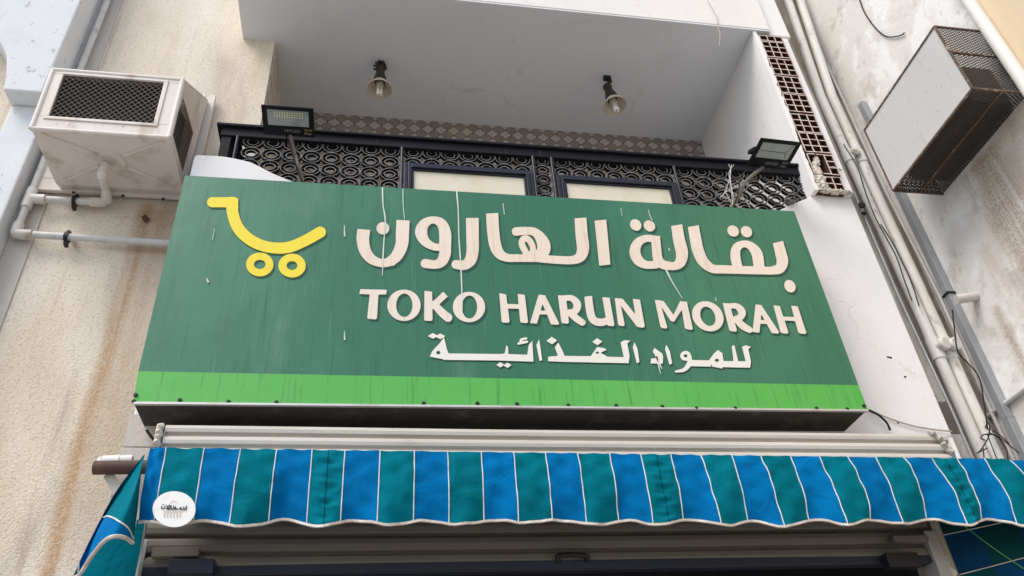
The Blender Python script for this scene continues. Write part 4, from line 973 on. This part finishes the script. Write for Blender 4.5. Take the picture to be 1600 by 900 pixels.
# two thick drain pipes, slightly out of plumb
def along(pts_px, Yp=None, Xp=None, z0=0.0, z1=10.5):
    q = [aY(x, y, Yp) if Xp is None else aX(x, y, Xp) for x, y in pts_px]; q.sort(key=lambda v: v.z)
    return [V3((q[0].x, q[0].y, z0))]+q+[V3((q[-1].x, q[-1].y, z1))]
def at_z(path, z):
    for a_, b_ in zip(path[:-1], path[1:]):
        if a_.z <= z <= b_.z: return a_.lerp(b_, (z-a_.z)/(b_.z-a_.z))
    return path[-1]
for nm, pts, lab, cols in (('A', [(1231,0),(1282,150),(1350,300),(1426,465),(1510,655)], 'thick white drain pipe nearer the hollow bricks', [35,70,214]), ('B', [(1250,0),(1300,150),(1368,300),(1444,465),(1530,655)], 'thick white drain pipe nearer the side wall', [3,52,215])):
    path = along(pts, 4.55); rt = thing('drain_pipe', (path[0].x, 4.55, 0), lab, 'drain pipe', 'thick white drain pipes in the corner')
    MB().tube(path, .042, 22).build('pipe', MT['pvc'], rt, smooth=True)
    for py in cols:
        c = at_z(path, aY(1300, py, 4.55).z); MB().tube([c-V3((0,0,.014)), c+V3((0,0,.014))], .0445, 22).build('collar', MT['pvc'], rt, smooth=True)
    for py, lo, hi in ((238,.09,.05),(537,.11,.07)):
        z = aY(1347 if py < 300 else 1468, py, 4.5).z; MB().tube([at_z(path, z-lo), at_z(path, z+hi)], .050, 22).build('socket', MT['pvc'], rt, smooth=True)
    zc = aY(1347,238,4.5).z; zc2 = aY(1468,537,4.5).z; c1, c2 = at_z(path, zc), at_z(path, zc2)
    b = MB().lathe([(0,-.105),(.042,-.105),(.050,-.098),(.050,-.066),(.038,-.064),(.038,0)], c2+V3((.0,0,-.01)), (-.25 if nm == 'A' else -.10,1,.1), 22)
    b.build('cleanout_cap', MT['pvc'], rt, smooth=True)
    if nm == 'A':
        b = MB(); lump(b, c1+V3((.05,-.05,0)), .040, (1.3,.6,.9), 3, .15); b.build('cement_joint', MT['rubble'], rt)
# grey brown plastered edge beside the shop wall, broken open low down
bm = MB().box(3.772,3.850,4.38,4.695,4.09,5.868).box(3.8505,3.935,4.42,4.695,4.06,10.5).box(3.772,3.935,4.40,4.695,3.3,3.80)
o = bm.build('plaster_return', MT['return'])
tag(o, 'grey brown broken plaster return between the white shop front and the drain pipes', 'wall edge')
o = MB().tube(along([(1334,300),(1405,465),(1487,640)], 4.385, None, 3.3, 5.95), .009, 10).build('conduit', MT['galv'], smooth=True); tag(o, 'thin grey conduit along the white shop front edge', 'conduit')
o = MB().tube(along([(1384,300),(1469,465),(1554,655)], None, 4.47, 1.0, 10.5), .014, 12).build('conduit', MT['pvc'], smooth=True); tag(o, 'thin pale conduit in the corner between thick drain pipe and grey downspout', 'conduit')
dp = along([(1347,163),(1366,200),(1406,300),(1485,465),(1575,655)], None, 4.465, 0, 7.3); dp = [p for p in dp if p.z < 7.32]
dk = thing('downspout', (4.465, dp[0].y, 0), 'grey flat metal downspout fixed to the whitewashed side wall', 'downspout')
bm = MB()
for a_, b_ in zip(dp[:-1], dp[1:]): bm.hexa([(4.435,a_.y-.032,a_.z),(4.497,a_.y-.032,a_.z),(4.497,a_.y+.032,a_.z),(4.435,a_.y+.032,a_.z),(4.435,b_.y-.032,b_.z),(4.497,b_.y-.032,b_.z),(4.497,b_.y+.032,b_.z),(4.435,b_.y+.032,b_.z)])
bm.build('duct', MT['galv'], dk, bevel=.008)
z = aX(1487,452,4.44).z; c = at_z(dp, z)
MB().box(4.429,4.499,c.y-.038,c.y+.038,z-.010,z+.010).build('strap', MT['wire'], dk)
o = MB().tube([aX(1526,463,4.50), aX(1494,468,4.34)], .036, 18).build('pipe_stub', MT['plaster_grey'], smooth=True); tag(o, 'short beige pipe stub poking out of the whitewashed wall', 'pipe')
o = MB().tube([(4.478,4.69,4.10),(4.478,3.0,4.10)], .018, 12).build('conduit', MT['pvc_blue'], smooth=True); tag(o, 'horizontal pale conduit crossing behind the grey downspout', 'conduit')
o = cyl('drain_pipe', 4.435, 3.055, 0, 10.5, .048, MT['pvc']); tag(o, 'white upright pipe between the beige wall and the wire cage', 'drain pipe')
# cables
def wire(pts, Yf, r, m, name, label, cat='cable', X=None):
    q = [aY(x, y, Yf) if X is None else aX(x, y, X) for x, y in pts]
    return tag(MB().tube(smooth_path(q, 5), r, 6).build(name, m, smooth=True), label, cat)
wire([(1341,-5),(1352,22),(1370,46),(1385,57),(1400,57),(1410,54),(1413,51)], 0, .006, MT['wire'], 'cable', 'black cable end hooking out over the whitewashed wall above the cage', X=4.485)
wire([(1318,225),(1340,262),(1352,300),(1368,340),(1383,368),(1400,400),(1412,435),(1425,470)], 4.50, .0045, MT['wire'], 'cable', 'long thin black cable lying between the thick drain pipes')
wire([(1376,350),(1394,378),(1410,410),(1424,440),(1436,478)], 4.50, .0045, MT['wire'], 'cable', 'short black cable crossing the right thick drain pipe')
wire([(1488,484),(1492,520),(1497,550),(1515,570),(1530,590),(1537,625),(1541,655),(1543,670)], 4.42, .0055, MT['wire'], 'cable', 'black cable looping down past the grey downspout')
b = MB()
for pts in ([(1543,660),(1540,668),(1546,671),(1545,662),(1541,665)], [(1547,668),(1544,684),(1536,698),(1530,706),(1527,708),(1543,700)], [(1545,678),(1535,680),(1533,685),(1540,688)], [(1543,679),(1556,680),(1570,690),(1585,702),(1592,708)], [(1543,680),(1549,695),(1558,718)], [(1536,700),(1538,718)], [(1546,676),(1560,684),(1572,700),(1575,718)], [(1550,672),(1565,682),(1577,694)]):
    b.tube(smooth_path([aY(x, y, 4.46) for x, y in pts], 5), .0042, 6)
tag(b.build('cable_tangle', MT['wire'], smooth=True), 'tangle of black cables around the thick drain pipes above the awning', 'cables')
wire([(1105,0),(1113,14),(1120,28),(1122,42),(1125,55),(1124,72)], 4.19, .0035, MT['wire_pale'], 'cable', 'frayed pale cable dangling over the balcony slab edge')
wire([(1357,641),(1372,648),(1385,660),(1391,672)], 4.26, .008, MT['wire'], 'cable', 'dark cable curving from the sign corner down the white wall')
wire([(1358,640),(1385,652),(1425,665),(1460,671),(1487,674)], 4.285, .005, MT['wire_pale'], 'cable', 'pale cable running across the white wall below the sign corner')
wire([(229,672),(236,682),(243,690)], 4.2, .008, MT['wire'], 'cable', 'short dark cable hanging from the sign box above the shutter end')
# small chips and holes in the white wall
b = MB()
for x, y, r in ((1387,558,.010),(1391,559,.012),(1414,589,.011),(1403,661,.008)): lump(b, aY(x, y, 4.302), r, (1.3,.5,.9), 2, .3)
tag(b.build('wall_chips', MT['wire']), 'small dark chips and drill holes in the white shop front', 'holes')
b = MB(); lump(b, aY(1347,320,4.36), .026, (1,.7,1.3), 3, .12); lump(b, aY(1350,333,4.36), .018, (1.3,.7,.8), 3, .3)
tag(b.build('cable_gland', MT['black_rubber']), 'black lump of tape on the grey channel below the bricks', 'tape')

# ------------------------------------------------------------------ wire cage on the side wall
cg = thing('wire_cage', (4.28, 3.64, 5.83), 'wall mounted cage of rusty mesh with a pale sheet metal side', 'cage')
CX = 4.05; cy0, cy1 = 3.115, 4.16; cz0, cz1 = 5.835, 6.545
MB().box(CX, CX+.004, cy0, cy1, cz0, cz1).build('side_sheet', MT['cage_sheet'], cg)
def lattice(o_, eu, ev, lu, lv, pu, pv, wd):
    """expanded metal: two families of diagonals clipped to the lu x lv rectangle"""
    b = MB(); o_, eu, ev = V3(o_), V3(eu), V3(ev); sl_ = pv/pu; nrm = eu.cross(ev)
    for s in (1, -1):
        k = -int(lv/pv)-2
        while k*pu < lu+lv/sl_+pu:
            ua = k*pu; pts = []
            # u = ua + v/sl (s=1) or u = ua - v/sl + ... (s=-1)
            def uv(v): return (ua+v/sl_) if s > 0 else (ua+(lv-v)/sl_)
            lo, hi = 0.0, lv; u0_, u1_ = uv(lo), uv(hi)
            vs_ = []
            for v in np.linspace(0, lv, 2): vs_.append(v)
            # clip in u
            def inv(u): return (u-ua)*sl_ if s > 0 else lv-(u-ua)*sl_
            va, vb = sorted((inv(0), inv(lu))); lo, hi = max(0, va), min(lv, vb)
            if hi-lo > 1e-3: b.bar(o_+eu*uv(lo)+ev*lo+nrm*.001*s, o_+eu*uv(hi)+ev*hi+nrm*.001*s, wd, .0025, 0, nrm)
            k += 1
    return b
W_ = WX-CX
lattice((CX+.005,cy0+.005,cz0), (0,1,0), (1,0,0), cy1-cy0-.01, W_-.01, .022, .040, .0075).build('bottom_mesh', MT['cage_mesh'], cg)
lattice((CX+.005,cy0,cz0+.005), (1,0,0), (0,0,1), W_-.01, cz1-cz0-.01, .040, .024, .0065).build('end_mesh', MT['cage_mesh'], cg)
lattice((CX+.005,cy1,cz0+.005), (1,0,0), (0,0,1), W_-.01, cz1-cz0-.01, .040, .024, .006).build('end_mesh', MT['cage_mesh'], cg)
a = .018
for p, q in (((CX,cy0,cz0),(CX,cy1,cz0)),((CX,cy0,cz1),(CX,cy1,cz1)),((CX,cy0,cz0),(CX,cy0,cz1)),((CX,cy0,cz0),(WX,cy0,cz0)),((CX,cy0,cz1),(WX,cy0,cz1)),((CX,cy1,cz0),(WX,cy1,cz0)),((CX,cy0-.002,cz0+.40),(WX,cy0-.002,cz0+.40)),((CX+.23,cy0,cz0-.004),(CX+.23,cy1,cz0-.004)),((CX,cy1,cz0),(CX,cy1,cz1)),((CX,cy1,cz1),(WX,cy1,cz1))):
    MB().bar(p, q, a*.8, a*.8).build('frame_bar', MT['cage_frame'], cg)
# the condenser unit inside
un = thing('condenser_unit', (4.30, 3.65, 5.87), 'shadowy grey air conditioner unit inside the wire cage', 'air conditioner')
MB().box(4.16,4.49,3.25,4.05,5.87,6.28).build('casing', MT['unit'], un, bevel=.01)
b = MB()
for k in range(5): b.lathe([(.03+.03*k,-.004),(.036+.03*k,-.004),(.036+.03*k,0),(.03+.03*k,0)], (4.155,3.6,6.07), (1,0,0), 28)
b.build('fan_guard', MT['cage_mesh'], un)
